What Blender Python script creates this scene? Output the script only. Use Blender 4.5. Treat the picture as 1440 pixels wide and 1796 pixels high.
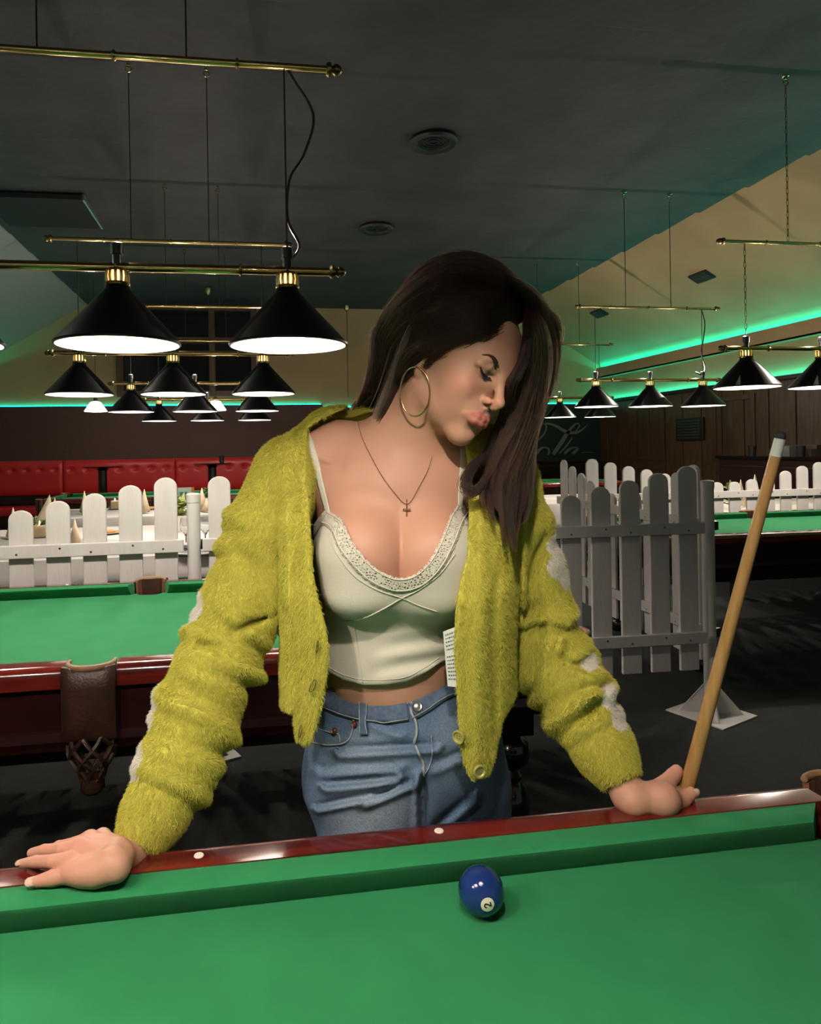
import bpy, bmesh, math, random
import numpy as np
from mathutils import Vector, Matrix, Euler

for o in list(bpy.data.objects):
    bpy.data.objects.remove(o, do_unlink=True)
SC = bpy.context.scene
COL = SC.collection
PI = math.pi
random.seed(7)
RNG = np.random.default_rng(11)

# ------------------------------------------------------------------ camera
FPX, CX, CY, ROLL, EYE = 1210.0, 615.0, 785.0, 0.0165, 1.37   # focal length and principal point in pixels of the 1440x1796 frame
PSI = math.radians(8.6)                                       # the camera is turned clockwise from the room's depth axis
cam_d = bpy.data.cameras.new('camera')
cam = bpy.data.objects.new('camera', cam_d)
COL.objects.link(cam)
cam_d.sensor_fit = 'VERTICAL'
cam_d.sensor_height = 36.0
cam_d.lens = FPX / 1796.0 * 36.0
cam_d.shift_x = (720.0 - CX) / 1796.0
cam_d.shift_y = (CY - 898.0) / 1796.0
cam_d.clip_start = 0.02
cam.matrix_world = (Matrix.Translation((0, 0, EYE)) @ Matrix.Rotation(-PSI, 4, 'Z')
                    @ Matrix.Rotation(PI / 2, 4, 'X') @ Matrix.Rotation(-ROLL, 4, 'Z'))
SC.camera = cam

# ------------------------------------------------------------------ world, view
world = bpy.data.worlds.new('world')
SC.world = world
world.use_nodes = True
world.node_tree.nodes['Background'].inputs[0].default_value = (1.0, 0.93, 0.86, 1)
world.node_tree.nodes['Background'].inputs[1].default_value = 0.16
SC.view_settings.view_transform = 'Standard'
SC.view_settings.look = 'None'
SC.view_settings.gamma = 1.0
SC.view_settings.use_curve_mapping = False
SC.view_settings.exposure = 0.0
try:
    SC.cycles.use_denoising = True
    SC.cycles.max_bounces = 8
    SC.cycles.diffuse_bounces = 4
    SC.cycles.glossy_bounces = 4
    SC.cycles.transparent_max_bounces = 24
    SC.cycles.sample_clamp_indirect = 6.0
    SC.cycles.caustics_reflective = False
    SC.cycles.caustics_refractive = False
except Exception:
    pass
LAMP_W = 29.0            # watts of each billiard lamp, thrown down out of the shade
FILL_W = 12.0              # added unseen fill point above each shade, brightens the dim room
LAMP_COL = (1.0, 0.88, 0.76)
LED_STRENGTH = 13.0
LED_COL = (0.0, 1.0, 0.70)


# ------------------------------------------------------------------ pixel helpers (camera frame: X right, Y depth, Z height)
def ray(px, py):
    dx, dy = px - CX, py - CY
    return (dx - ROLL * dy) / FPX, (dy + ROLL * dx) / FPX


def P(px, py, z):
    a, b = ray(px, py)
    return Vector((a * z, z, EYE - b * z))


def room(p):
    c, s = math.cos(PSI), math.sin(PSI)
    return Vector((p[0] * c + p[1] * s, -p[0] * s + p[1] * c, p[2]))


def at_h(px, py, h):
    a, b = ray(px, py)
    z = (EYE - h) / b
    return room((a * z, z, h))


def at_v(px, py, v):
    a, b = ray(px, py)
    z = v / (-a * math.sin(PSI) + math.cos(PSI))
    return room((a * z, z, EYE - b * z))


def at_u(px, py, u):
    a, b = ray(px, py)
    z = u / (a * math.cos(PSI) + math.sin(PSI))
    return room((a * z, z, EYE - b * z))


# ------------------------------------------------------------------ materials
def mat(name, color, rough=0.5, metal=0.0, noise=0.0, nscale=20.0, color2=None, bump=0.0, bscale=60.0, coat=0.0,
        emit=None, estr=0.0, stretch=None, sheen=0.0, spec=0.5, trans=0.0, ior=1.45, sss=0.0):
    m = bpy.data.materials.new(name)
    m.use_nodes = True
    nt = m.node_tree
    b = nt.nodes['Principled BSDF']
    b.inputs['Base Color'].default_value = (*color, 1)
    b.inputs['Roughness'].default_value = rough
    b.inputs['Metallic'].default_value = metal
    b.inputs['Specular IOR Level'].default_value = spec
    b.inputs['IOR'].default_value = ior
    if coat:
        b.inputs['Coat Weight'].default_value = coat
        b.inputs['Coat Roughness'].default_value = 0.08
    if sheen:
        b.inputs['Sheen Weight'].default_value = sheen
        b.inputs['Sheen Roughness'].default_value = 0.5
    if trans:
        b.inputs['Transmission Weight'].default_value = trans
    if sss:
        b.inputs['Subsurface Weight'].default_value = sss
        b.inputs['Subsurface Radius'].default_value = (0.012, 0.005, 0.003)
        b.inputs['Subsurface Scale'].default_value = 1.0
    if emit:
        b.inputs['Emission Color'].default_value = (*emit, 1)
        b.inputs['Emission Strength'].default_value = estr
    if noise or bump:
        tc = nt.nodes.new('ShaderNodeTexCoord')
        mp = nt.nodes.new('ShaderNodeMapping')
        nt.links.new(tc.outputs['Object'], mp.inputs['Vector'])
        if stretch:
            mp.inputs['Scale'].default_value = stretch
    if noise:
        n = nt.nodes.new('ShaderNodeTexNoise')
        n.inputs['Scale'].default_value = nscale
        n.inputs['Detail'].default_value = 6
        nt.links.new(mp.outputs['Vector'], n.inputs['Vector'])
        mx = nt.nodes.new('ShaderNodeMix')
        mx.data_type = 'RGBA'
        c2 = color2 if color2 else tuple(c * (1 - noise) for c in color)
        mx.inputs[6].default_value = (*color, 1)
        mx.inputs[7].default_value = (*c2, 1)
        rp = nt.nodes.new('ShaderNodeMapRange')
        rp.inputs[1].default_value = 0.35
        rp.inputs[2].default_value = 0.65
        nt.links.new(n.outputs['Fac'], rp.inputs[0])
        nt.links.new(rp.outputs[0], mx.inputs[0])
        nt.links.new(mx.outputs[2], b.inputs['Base Color'])
    if bump:
        n2 = nt.nodes.new('ShaderNodeTexNoise')
        n2.inputs['Scale'].default_value = bscale
        n2.inputs['Detail'].default_value = 4
        nt.links.new(mp.outputs['Vector'], n2.inputs['Vector'])
        bp = nt.nodes.new('ShaderNodeBump')
        bp.inputs['Strength'].default_value = bump
        bp.inputs['Distance'].default_value = 0.01
        nt.links.new(n2.outputs['Fac'], bp.inputs['Height'])
        nt.links.new(bp.outputs['Normal'], b.inputs['Normal'])
    return m


# ------------------------------------------------------------------ mesh builder
class MB:
    def __init__(s):
        s.v, s.f, s.m = [], [], []
        s.cur = 0

    def add(s, vs, fs):
        o = len(s.v)
        s.v += [tuple(p) for p in vs]
        for f in fs:
            s.f.append(tuple(i + o for i in f))
            s.m.append(s.cur)
        return s

    def box(s, c, d, rz=0.0, rx=0.0, ry=0.0):
        M = Euler((rx, ry, rz)).to_matrix()
        vs = []
        for z in (-1, 1):
            for x, y in ((-1, -1), (1, -1), (1, 1), (-1, 1)):
                vs.append(Vector(c) + M @ Vector((x * d[0] / 2, y * d[1] / 2, z * d[2] / 2)))
        return s.add(vs, [(3, 2, 1, 0), (4, 5, 6, 7), (0, 1, 5, 4), (1, 2, 6, 5), (2, 3, 7, 6), (3, 0, 4, 7)])

    def tube(s, pts, r, n=8, caps=True):
        pts = [Vector(p) for p in pts]
        rr = r if hasattr(r, '__len__') else [r] * len(pts)
        vs, fs = [], []
        up = None
        for i, p in enumerate(pts):
            t = (pts[min(i + 1, len(pts) - 1)] - pts[max(i - 1, 0)]).normalized()
            if up is None:
                up = Vector((0, 0, 1)) if abs(t.z) < 0.9 else Vector((1, 0, 0))
            a = t.cross(up)
            if a.length < 1e-6:
                a = t.orthogonal()
            a.normalize()
            b = t.cross(a).normalized()
            up = -b if b.dot(up) < 0 else b
            if up.dot(b) < 0:
                b = -b
            for k in range(n):
                an = 2 * PI * k / n
                vs.append(p + (a * math.cos(an) + b * math.sin(an)) * rr[i])
        for i in range(len(pts) - 1):
            for k in range(n):
                k2 = (k + 1) % n
                fs.append((i * n + k, i * n + k2, (i + 1) * n + k2, (i + 1) * n + k))
        if caps:
            fs.append(tuple(range(n - 1, -1, -1)))
            fs.append(tuple((len(pts) - 1) * n + k for k in range(n)))
        return s.add(vs, fs)

    def lathe(s, prof, n=24, o=(0, 0, 0), M=None, closed=False, caps=True):
        M = M or Matrix.Identity(3)
        vs, fs = [], []
        for r, z in prof:
            for k in range(n):
                an = 2 * PI * k / n
                vs.append(Vector(o) + M @ Vector((r * math.cos(an), r * math.sin(an), z)))
        L = len(prof)
        for i in range(L - 1 if not closed else L):
            j = (i + 1) % L
            for k in range(n):
                k2 = (k + 1) % n
                fs.append((i * n + k, i * n + k2, j * n + k2, j * n + k))
        if not closed and caps:
            if prof[0][0] > 1e-5:
                fs.append(tuple(range(n - 1, -1, -1)))
            if prof[-1][0] > 1e-5:
                fs.append(tuple((L - 1) * n + k for k in range(n)))
        return s.add(vs, fs)

    def prism(s, poly, z0, z1, M=None, o=(0, 0, 0)):
        """polygon in local xy pushed along local z"""
        M = M or Matrix.Identity(3)
        n = len(poly)
        vs = [Vector(o) + M @ Vector((x, y, z)) for z in (z0, z1) for x, y in poly]
        fs = [tuple(range(n - 1, -1, -1)), tuple(range(n, 2 * n))]
        for i in range(n):
            j = (i + 1) % n
            fs.append((i, j, n + j, n + i))
        return s.add(vs, fs)

    def loft(s, rings, closed=True, caps=True):
        n = len(rings[0])
        vs = [p for r in rings for p in r]
        fs = []
        for i in range(len(rings) - 1):
            for k in range(n if closed else n - 1):
                k2 = (k + 1) % n
                fs.append((i * n + k, i * n + k2, (i + 1) * n + k2, (i + 1) * n + k))
        if caps and closed:
            fs.append(tuple(range(n - 1, -1, -1)))
            fs.append(tuple((len(rings) - 1) * n + k for k in range(n)))
        return s.add(vs, fs)

    def torus(s, c, R, r, M=None, n=16, k=8):
        M = M or Matrix.Identity(3)
        vs, fs = [], []
        for i in range(n):
            a = 2 * PI * i / n
            for j in range(k):
                b = 2 * PI * j / k
                vs.append(Vector(c) + M @ Vector(((R + r * math.cos(b)) * math.cos(a), (R + r * math.cos(b)) * math.sin(a), r * math.sin(b))))
        for i in range(n):
            for j in range(k):
                fs.append((i * k + j, ((i + 1) % n) * k + j, ((i + 1) % n) * k + (j + 1) % k, i * k + (j + 1) % k))
        return s.add(vs, fs)

    def build(s, name, m, parent=None, loc=(0, 0, 0), rz=0.0, smooth=None, bevel=0.0, fixn=True):
        me = bpy.data.meshes.new(name)
        me.from_pydata([tuple(p) for p in s.v], [], s.f)
        ms = m if isinstance(m, (list, tuple)) else [m]
        for q in ms:
            me.materials.append(q)
        if len(ms) > 1:
            me.polygons.foreach_set('material_index', s.m)
        if fixn:
            bm = bmesh.new()
            bm.from_mesh(me)
            bmesh.ops.recalc_face_normals(bm, faces=bm.faces)
            bm.to_mesh(me)
            bm.free()
        o = bpy.data.objects.new(name, me)
        COL.objects.link(o)
        o.location = loc
        o.rotation_euler = (0, 0, rz)
        if parent is not None:
            o.parent = parent
        if smooth is not None:
            me.polygons.foreach_set('use_smooth', [True] * len(me.polygons))
            if smooth < 180:
                try:
                    me.set_sharp_from_angle(angle=math.radians(smooth))
                except Exception:
                    pass
        if bevel:
            b = o.modifiers.new('bevel', 'BEVEL')
            b.width = bevel
            b.segments = 2
            b.limit_method = 'ANGLE'
        return o


def tag(o, label, cat, group=None, kind=None):
    if label:
        o['label'] = label
    if cat:
        o['category'] = cat
    if group:
        o['group'] = group
    if kind:
        o['kind'] = kind
    return o


def thing(name, label, cat, loc=(0, 0, 0), rz=0.0, group=None):
    o = bpy.data.objects.new(name, None)
    o.empty_display_size = 0.05
    COL.objects.link(o)
    o.location = loc
    o.rotation_euler = (0, 0, rz)
    return tag(o, label, cat, group)


def struct(name, mb, m, **k):
    o = mb.build(name, m, **k)
    o['kind'] = 'structure'
    return o


def copy_tree(o, parent=None):
    c = o.copy()
    COL.objects.link(c)
    c.parent = parent
    for ch in list(o.children):
        copy_tree(ch, c)
    return c


def catmull(pts, n):
    """smooth resample of a polyline of vectors or tuples to n points"""
    A = np.array([tuple(p) for p in pts], float)
    m = len(A)
    E = np.vstack([2 * A[0] - A[1], A, 2 * A[-1] - A[-2]])
    t = np.linspace(0, m - 1, n)
    i = np.clip(t.astype(int), 0, m - 2)
    f = (t - i)[:, None]
    p0, p1, p2, p3 = E[i], E[i + 1], E[i + 2], E[i + 3]
    return 0.5 * (2 * p1 + (p2 - p0) * f + (2 * p0 - 5 * p1 + 4 * p2 - p3) * f * f + (3 * p1 - p0 - 3 * p2 + p3) * f ** 3)
# ================================================================== the room
M_floor = mat('carpet_dark', (0.010, 0.013, 0.012), 0.95, noise=0.35, nscale=30, bump=0.5, bscale=220)
M_ceil = mat('ceiling_black_plaster', (0.044, 0.043, 0.047), 0.75, noise=0.35, nscale=2.2, bump=0.6, bscale=16)
M_beige = mat('beige_plaster', (0.40, 0.275, 0.145), 0.9, noise=0.14, nscale=1.6, bump=0.15, bscale=24)
M_brown = mat('brown_wallpaper', (0.075, 0.036, 0.028), 0.7, noise=0.25, nscale=40, bump=0.3, bscale=70)
M_darktrim = mat('dark_trim', (0.02, 0.010, 0.008), 0.5)
M_led = mat('green_led', (0, 0.2, 0.1), 0.5, emit=LED_COL, estr=LED_STRENGTH)
M_brownwood = mat('brown_window_wood', (0.10, 0.050, 0.025), 0.5, noise=0.4, nscale=14, stretch=(1, 1, 0.2))
M_glass_dark = mat('night_window_glass', (0.012, 0.013, 0.014), 0.08)

HC, VW, UW, UL, UE, UEL, HS = 3.90, 12.35, 6.75, -4.45, 4.95, -2.64, 2.83


def quadmb(pts):
    return MB().add(pts, [(0, 1, 2, 3)])


struct('floor', MB().box((1.1, 4.6, -0.05), (13.5, 16.6, 0.1)), M_floor)

# black ceiling laid in overlapping strips that run across the room
cm = MB()
prof = []
v = -2.9
k = 0
while v < VW:
    v2 = min(v + 0.755, VW)
    prof += [(v, HC), (v2 - 0.015, HC - 0.020), (v2, HC)]
    v = v2
nu = 24
vs, fs = [], []
for i in range(nu + 1):
    u = UEL + (UE - UEL) * i / nu
    for j, (pv, ph) in enumerate(prof):
        w = 0.012 * math.sin(u * 2.3 + j * 1.7) + 0.008 * math.sin(u * 5.1 + j)
        vs.append((u, pv + (w if 0 < j < len(prof) - 1 else 0), ph + 0.004 * math.sin(u * 3 + j * 2.1)))
L = len(prof)
for i in range(nu):
    for j in range(L - 1):
        fs.append((i * L + j, i * L + j + 1, (i + 1) * L + j + 1, (i + 1) * L + j))
cm.add(vs, fs)
cm.add([(UEL, -2.9, HC + 0.06), (UE, -2.9, HC + 0.06), (UE, VW, HC + 0.06), (UEL, VW, HC + 0.06)], [(0, 1, 2, 3)])
struct('ceiling', cm, M_ceil, fixn=False)


def slab(a, b, c, d, th):
    a, b, c, d = map(Vector, (a, b, c, d))
    n = (b - a).cross(d - a).normalized() * th
    return MB().loft([[a, b, c, d], [a + n, b + n, c + n, d + n]])


struct('ceiling_slope_right', slab((UE, -2.9, HC + 0.02), (UW, -2.9, HS), (UW, VW, HS), (UE, VW, HC + 0.02), 0.08), M_beige)
# white tongue and groove boards on the left slope
M_board = mat('white_boards', (0.33, 0.37, 0.36), 0.45)
nt = M_board.node_tree
tc = nt.nodes.new('ShaderNodeTexCoord')
sp = nt.nodes.new('ShaderNodeSeparateXYZ')
nt.links.new(tc.outputs['Object'], sp.inputs[0])
mm = nt.nodes.new('ShaderNodeMath'); mm.operation = 'FRACT'
m0 = nt.nodes.new('ShaderNodeMath'); m0.operation = 'MULTIPLY'; m0.inputs[1].default_value = 2.6
nt.links.new(sp.outputs['Y'], m0.inputs[0]); nt.links.new(m0.outputs[0], mm.inputs[0])
m1 = nt.nodes.new('ShaderNodeMath'); m1.operation = 'GREATER_THAN'; m1.inputs[1].default_value = 0.07
nt.links.new(mm.outputs[0], m1.inputs[0])
bp = nt.nodes.new('ShaderNodeBump'); bp.inputs['Strength'].default_value = 1.0; bp.inputs['Distance'].default_value = 0.02
nt.links.new(m1.outputs[0], bp.inputs['Height'])
nt.links.new(bp.outputs['Normal'], nt.nodes['Principled BSDF'].inputs['Normal'])
struct('ceiling_slope_left', slab((UEL, VW, HC + 0.02), (UL, VW, HS), (UL, -2.9, HS), (UEL, -2.9, HC + 0.02), 0.08), M_board)

struct('wall_back', MB().box(((UL + UW) / 2, VW + 0.1, 2.0), (UW - UL + 0.6, 0.2, 4.2)), M_beige)
struct('wall_left', MB().box((UL - 0.1, 4.7, 1.45), (0.2, 15.3, 2.9)), M_beige)
struct('wall_right', MB().box((UW + 0.1, 4.7, 1.45), (0.2, 15.3, 2.9)), M_beige)
# brown lower wall in front of the back wall, with the LED cove on its top
struct('trim_1', MB().box(((UL + 1.35) / 2, VW - 0.05, 1.075), (1.35 - UL, 0.10, 2.15)), M_brown)
struct('trim_2', MB().box(((1.37 + 4.45) / 2, VW - 0.035, 1.05), (4.45 - 1.37, 0.07, 2.10)), M_brown)
struct('trim_3', MB().box(((4.45 + UW) / 2, VW - 0.05, 1.06), (UW - 4.45, 0.10, 2.13)), M_brown)

# wood panelling on the right wall with cove on top
M_panel = mat('pine_panelling', (0.085, 0.045, 0.020), 0.45, noise=0.5, nscale=7, color2=(0.045, 0.022, 0.010), stretch=(6, 6, 0.5))
pm = MB()
pm.box((UW - 0.04, 4.7, 1.06), (0.08, 15.2, 2.12))
for i in range(34):                               # boards with narrow gaps
    vv = -2.7 + i * 0.445
    pm.box((UW - 0.088, vv + 0.21, 1.06), (0.018, 0.415, 2.10))
struct('wall_right_panelling', pm, M_panel, bevel=0.004)
dm = MB()
for v0, v1 in ((8.2, 9.05), (10.2, 11.1), (6.0, 6.9)):  # framed cupboard doors in the panelling
    for z0, z1 in ((0.15, 1.0), (1.08, 2.0)):
        dm.box((UW - 0.105, v0 + 0.04, (z0 + z1) / 2), (0.02, 0.07, z1 - z0))
        dm.box((UW - 0.105, v1 - 0.04, (z0 + z1) / 2), (0.02, 0.07, z1 - z0))
        for z in (z0 + 0.035, z1 - 0.035):
            dm.box((UW - 0.105, (v0 + v1) / 2, z), (0.019, v1 - v0 - 0.15, 0.07))
struct('trim_4', dm, M_panel, bevel=0.003)
struct('trim_5', MB().box((UW - 0.07, 4.7, 2.145), (0.14, 15.2, 0.03)).box((UW - 0.135, 4.7, 2.165), (0.012, 15.2, 0.03)), M_darktrim)
struct('trim_6', MB().box((UW - 0.07, 4.7, HS - 0.21), (0.14, 15.2, 0.02)).box((UW - 0.13, 4.7, HS - 0.125), (0.02, 15.2, 0.19)), M_beige)
struct('trim_7', MB().box((UL + 0.07, 4.7, HS - 0.21), (0.14, 15.2, 0.02)).box((UL + 0.13, 4.7, HS - 0.125), (0.02, 15.2, 0.19)), M_beige)


M_led2 = mat('green_led_bright', (0, 0.2, 0.1), 0.5, emit=LED_COL, estr=LED_STRENGTH * 4.2)


def led(name, label, a, b, m=None):
    a, b = Vector(a), Vector(b)
    d = b - a
    mb = MB().box((a + b) / 2, (max(abs(d.x), 0.015), max(abs(d.y), 0.015), 0.010))
    return tag(mb.build(name, m or M_led), label, 'light strip', None)


led('led_strip', 'green light strip glowing along the top of the brown back wall behind the lamps', (UL + 0.05, VW - 0.03, 2.158), (1.33, VW - 0.03, 2.158))
led('led_strip', 'green light strip on the lower ledge of the back wall behind the person', (1.39, VW - 0.02, 2.108), (4.4, VW - 0.02, 2.108))
led('led_strip', 'green light strip on the back wall above the soft drink sign', (4.48, VW - 0.03, 2.138), (UW - 0.15, VW - 0.03, 2.138))
led('led_strip', 'green light strip on the shelf above the right wood panelling', (UW - 0.05, -2.5, 2.168), (UW - 0.05, VW - 0.12, 2.168), M_led2)
led('led_strip', 'green light strip in the cove where the right slope of the ceiling begins', (UW - 0.045, -2.5, HS - 0.055), (UW - 0.045, VW - 0.05, HS - 0.055), M_led2)
led('led_strip', 'green light strip in the cove under the boarded left slope of the ceiling', (UL + 0.045, -2.5, HS - 0.055), (UL + 0.045, VW - 0.05, HS - 0.055), M_led2)

# window in the back wall
a, b = at_v(209, 536, VW - 0.05), at_v(447, 690, VW - 0.05)
U0, U1, Z0, Z1 = a.x, b.x, b.z, min(a.z, 3.86)
wf = MB()
for u in (U0, (U0 * .32 + U1 * .68), U1):
    wf.box((u, VW - 0.04, (Z0 + Z1) / 2), (0.11, 0.09, Z1 - Z0))
for z in (Z0, Z1, Z0 + 0.62 * (Z1 - Z0)):
    wf.box(((U0 + U1) / 2, VW - 0.04, z), (U1 - U0 + 0.11, 0.088, 0.10))
w1 = struct('window_1', wf, M_brownwood, bevel=0.006)
pane = MB().box(((U0 + U1) / 2, VW - 0.012, (Z0 + Z1) / 2), (U1 - U0, 0.012, Z1 - Z0)).build('pane', M_glass_dark, w1)

# round ceiling vents, slope vents, hatch
M_vent = mat('black_vent', (0.012, 0.012, 0.013), 0.5)
for n, (px, py) in enumerate(((760, 245), (660, 398))):
    q = at_h(px, py, HC - 0.02)
    t = thing('ceiling_vent', ['round black vent in the dark ceiling straight above the head', 'smaller looking round black vent farther back in the dark ceiling'][n], 'vent', (q.x, q.y, HC - 0.045))
    MB().lathe([(0.13, 0.03), (0.19, 0.03), (0.20, 0.0), (0.185, -0.02), (0.14, -0.012), (0.13, 0.0)], 32, closed=True).build('ring', M_vent, t, smooth=40)
    g = MB().lathe([(0.0, 0.01), (0.125, 0.01), (0.13, 0.02), (0.0, 0.02)], 24)
    for R in (0.04, 0.08, 0.11):
        g.torus((0, 0, 0.005), R, 0.006, n=24, k=6)
    g.build('grille', M_vent, t, smooth=60)
sl = math.atan2(HC - HS, UW - UE)
for n, (px, py) in enumerate(((1232, 483), (1052, 548))):
    # hit the sloping plane
    aa, bb = ray(px, py)
    best = None
    for i in range(400):
        z = 3 + i * 0.025
        q = room((aa * z, z, EYE - bb * z))
        if q.z > HC + 0.02 - (q.x - UE) * math.tan(sl):
            best = q
            break
    t = thing('slope_vent', ['grey rectangular vent in the beige slope above the middle lamps', 'grey rectangular vent in the beige slope close to the long brass bar'][n], 'vent', best)
    t.rotation_euler = (0, sl, 0)
    MB().box((0, 0, -0.02), (0.17, 0.34, 0.03)).build('frame', M_vent, t, bevel=0.004)
    g = MB()
    for i in range(6):
        g.box((-0.06 + i * 0.024, 0, -0.04), (0.010, 0.30, 0.012))
    g.build('grille', mat('vent_grey', (0.08, 0.085, 0.08), 0.4, metal=0.5), t)
hq = at_h(75, 362, HC)
t = thing('ceiling_hatch', 'dark square hatch with a pale metal edge in the ceiling above the left lamps', 'hatch', (UEL + 0.62, hq.y, HC - 0.05))
MB().box((0, 0, 0.0), (0.95, 0.9, 0.05)).build('panel', mat('hatch_black', (0.008, 0.008, 0.009), 0.9), t, bevel=0.004)
MB().box((0.49, 0.0, 0.0), (0.02, 0.9, 0.06)).build('edge', mat('hatch_edge', (0.5, 0.55, 0.52), 0.25, metal=0.9), t)
# ================================================================== pool tables
M_cloth = mat('green_baize', (0.016, 0.158, 0.056), 0.95, noise=0.10, nscale=9, bump=0.10, bscale=600, sheen=0.06, spec=0.15)
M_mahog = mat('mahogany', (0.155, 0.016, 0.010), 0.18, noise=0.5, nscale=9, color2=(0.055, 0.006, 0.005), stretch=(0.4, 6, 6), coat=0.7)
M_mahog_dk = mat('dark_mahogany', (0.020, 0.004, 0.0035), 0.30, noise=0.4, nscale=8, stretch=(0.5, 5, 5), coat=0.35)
M_leather = mat('brown_leather', (0.038, 0.015, 0.009), 0.42, noise=0.4, nscale=30, bump=0.2, bscale=150)
M_leather_lt = mat('tan_leather_rim', (0.28, 0.15, 0.075), 0.5, noise=0.3, nscale=25)
M_cup = mat('pocket_inside_leather', (0.20, 0.085, 0.055), 0.5, noise=0.3, nscale=20)
M_blackwood = mat('black_lacquer', (0.006, 0.005, 0.005), 0.18, coat=0.6)
M_ivory = mat('ivory_inlay', (0.75, 0.68, 0.58), 0.4)

HL, HW, WOOD, CUSH, BED, RT = 1.36, 0.59, 0.060, 0.040, 0.780, 0.825


def rail_profile():
    # distance from the outer edge, height: rounded outside, flat on top
    p = [(WOOD, RT - 0.06), (WOOD, RT)]
    R = 0.026
    for i in range(7):
        a = PI / 2 * i / 6
        p.append((R - R * math.sin(a) if i else R, RT - R + R * math.cos(a)))
    p += [(0.0, RT - 0.055), (0.012, RT - 0.062)]
    return p


def cushion_profile():
    return [(WOOD, RT - 0.002), (WOOD + CUSH - 0.008, RT - 0.001), (WOOD + CUSH, RT - 0.006), (WOOD + CUSH - 0.001, RT - 0.012),
            (WOOD + CUSH - 0.020, BED - 0.002), (WOOD, BED - 0.002)]


def strip(mb, prof, side, a, b, cut_a=0.0, cut_b=0.0):
    """profile (d from outer edge, z) swept from a to b along one side; ends are mitred by cut per unit of d"""
    rings = []
    for s, cut, sg in ((a, cut_a, 1), (b, cut_b, -1)):
        ring = []
        for d, z in prof:
            t = s + sg * cut * max(0.0, d - WOOD)
            if side == 0:
                ring.append((t, -HW + d, z))
            elif side == 1:
                ring.append((-t, HW - d, z))
            elif side == 2:
                ring.append((HL - d, t, z))
            else:
                ring.append((-HL + d, -t, z))
        rings.append(ring)
    mb.loft(rings)


def lattice(mb, c, r0, r1, z0, z1, out, n=7, rows=4, w=0.006):
    """open net of crossing leather straps narrowing downwards"""
    for s in (1, -1):
        for k in range(n):
            pts = []
            for i in range(rows * 4 + 1):
                t = i / (rows * 4)
                a = 2 * PI * k / n + s * t * 1.9
                bulge = 0.012 * math.sin(PI * min(1, t * 1.3))
                r = r0 + (r1 - r0) * t ** 1.6 + bulge
                pts.append((c[0] + r * math.cos(a), c[1] + r * math.sin(a), z0 + (z1 - z0) * t))
            mb.tube(pts, w, 5)


PKT = ((-HL + 0.045, -HW + 0.045), (0, -HW + 0.030), (HL - 0.045, -HW + 0.045), (HL - 0.045, HW - 0.045), (0, HW - 0.030), (-HL + 0.045, HW - 0.045))


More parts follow.
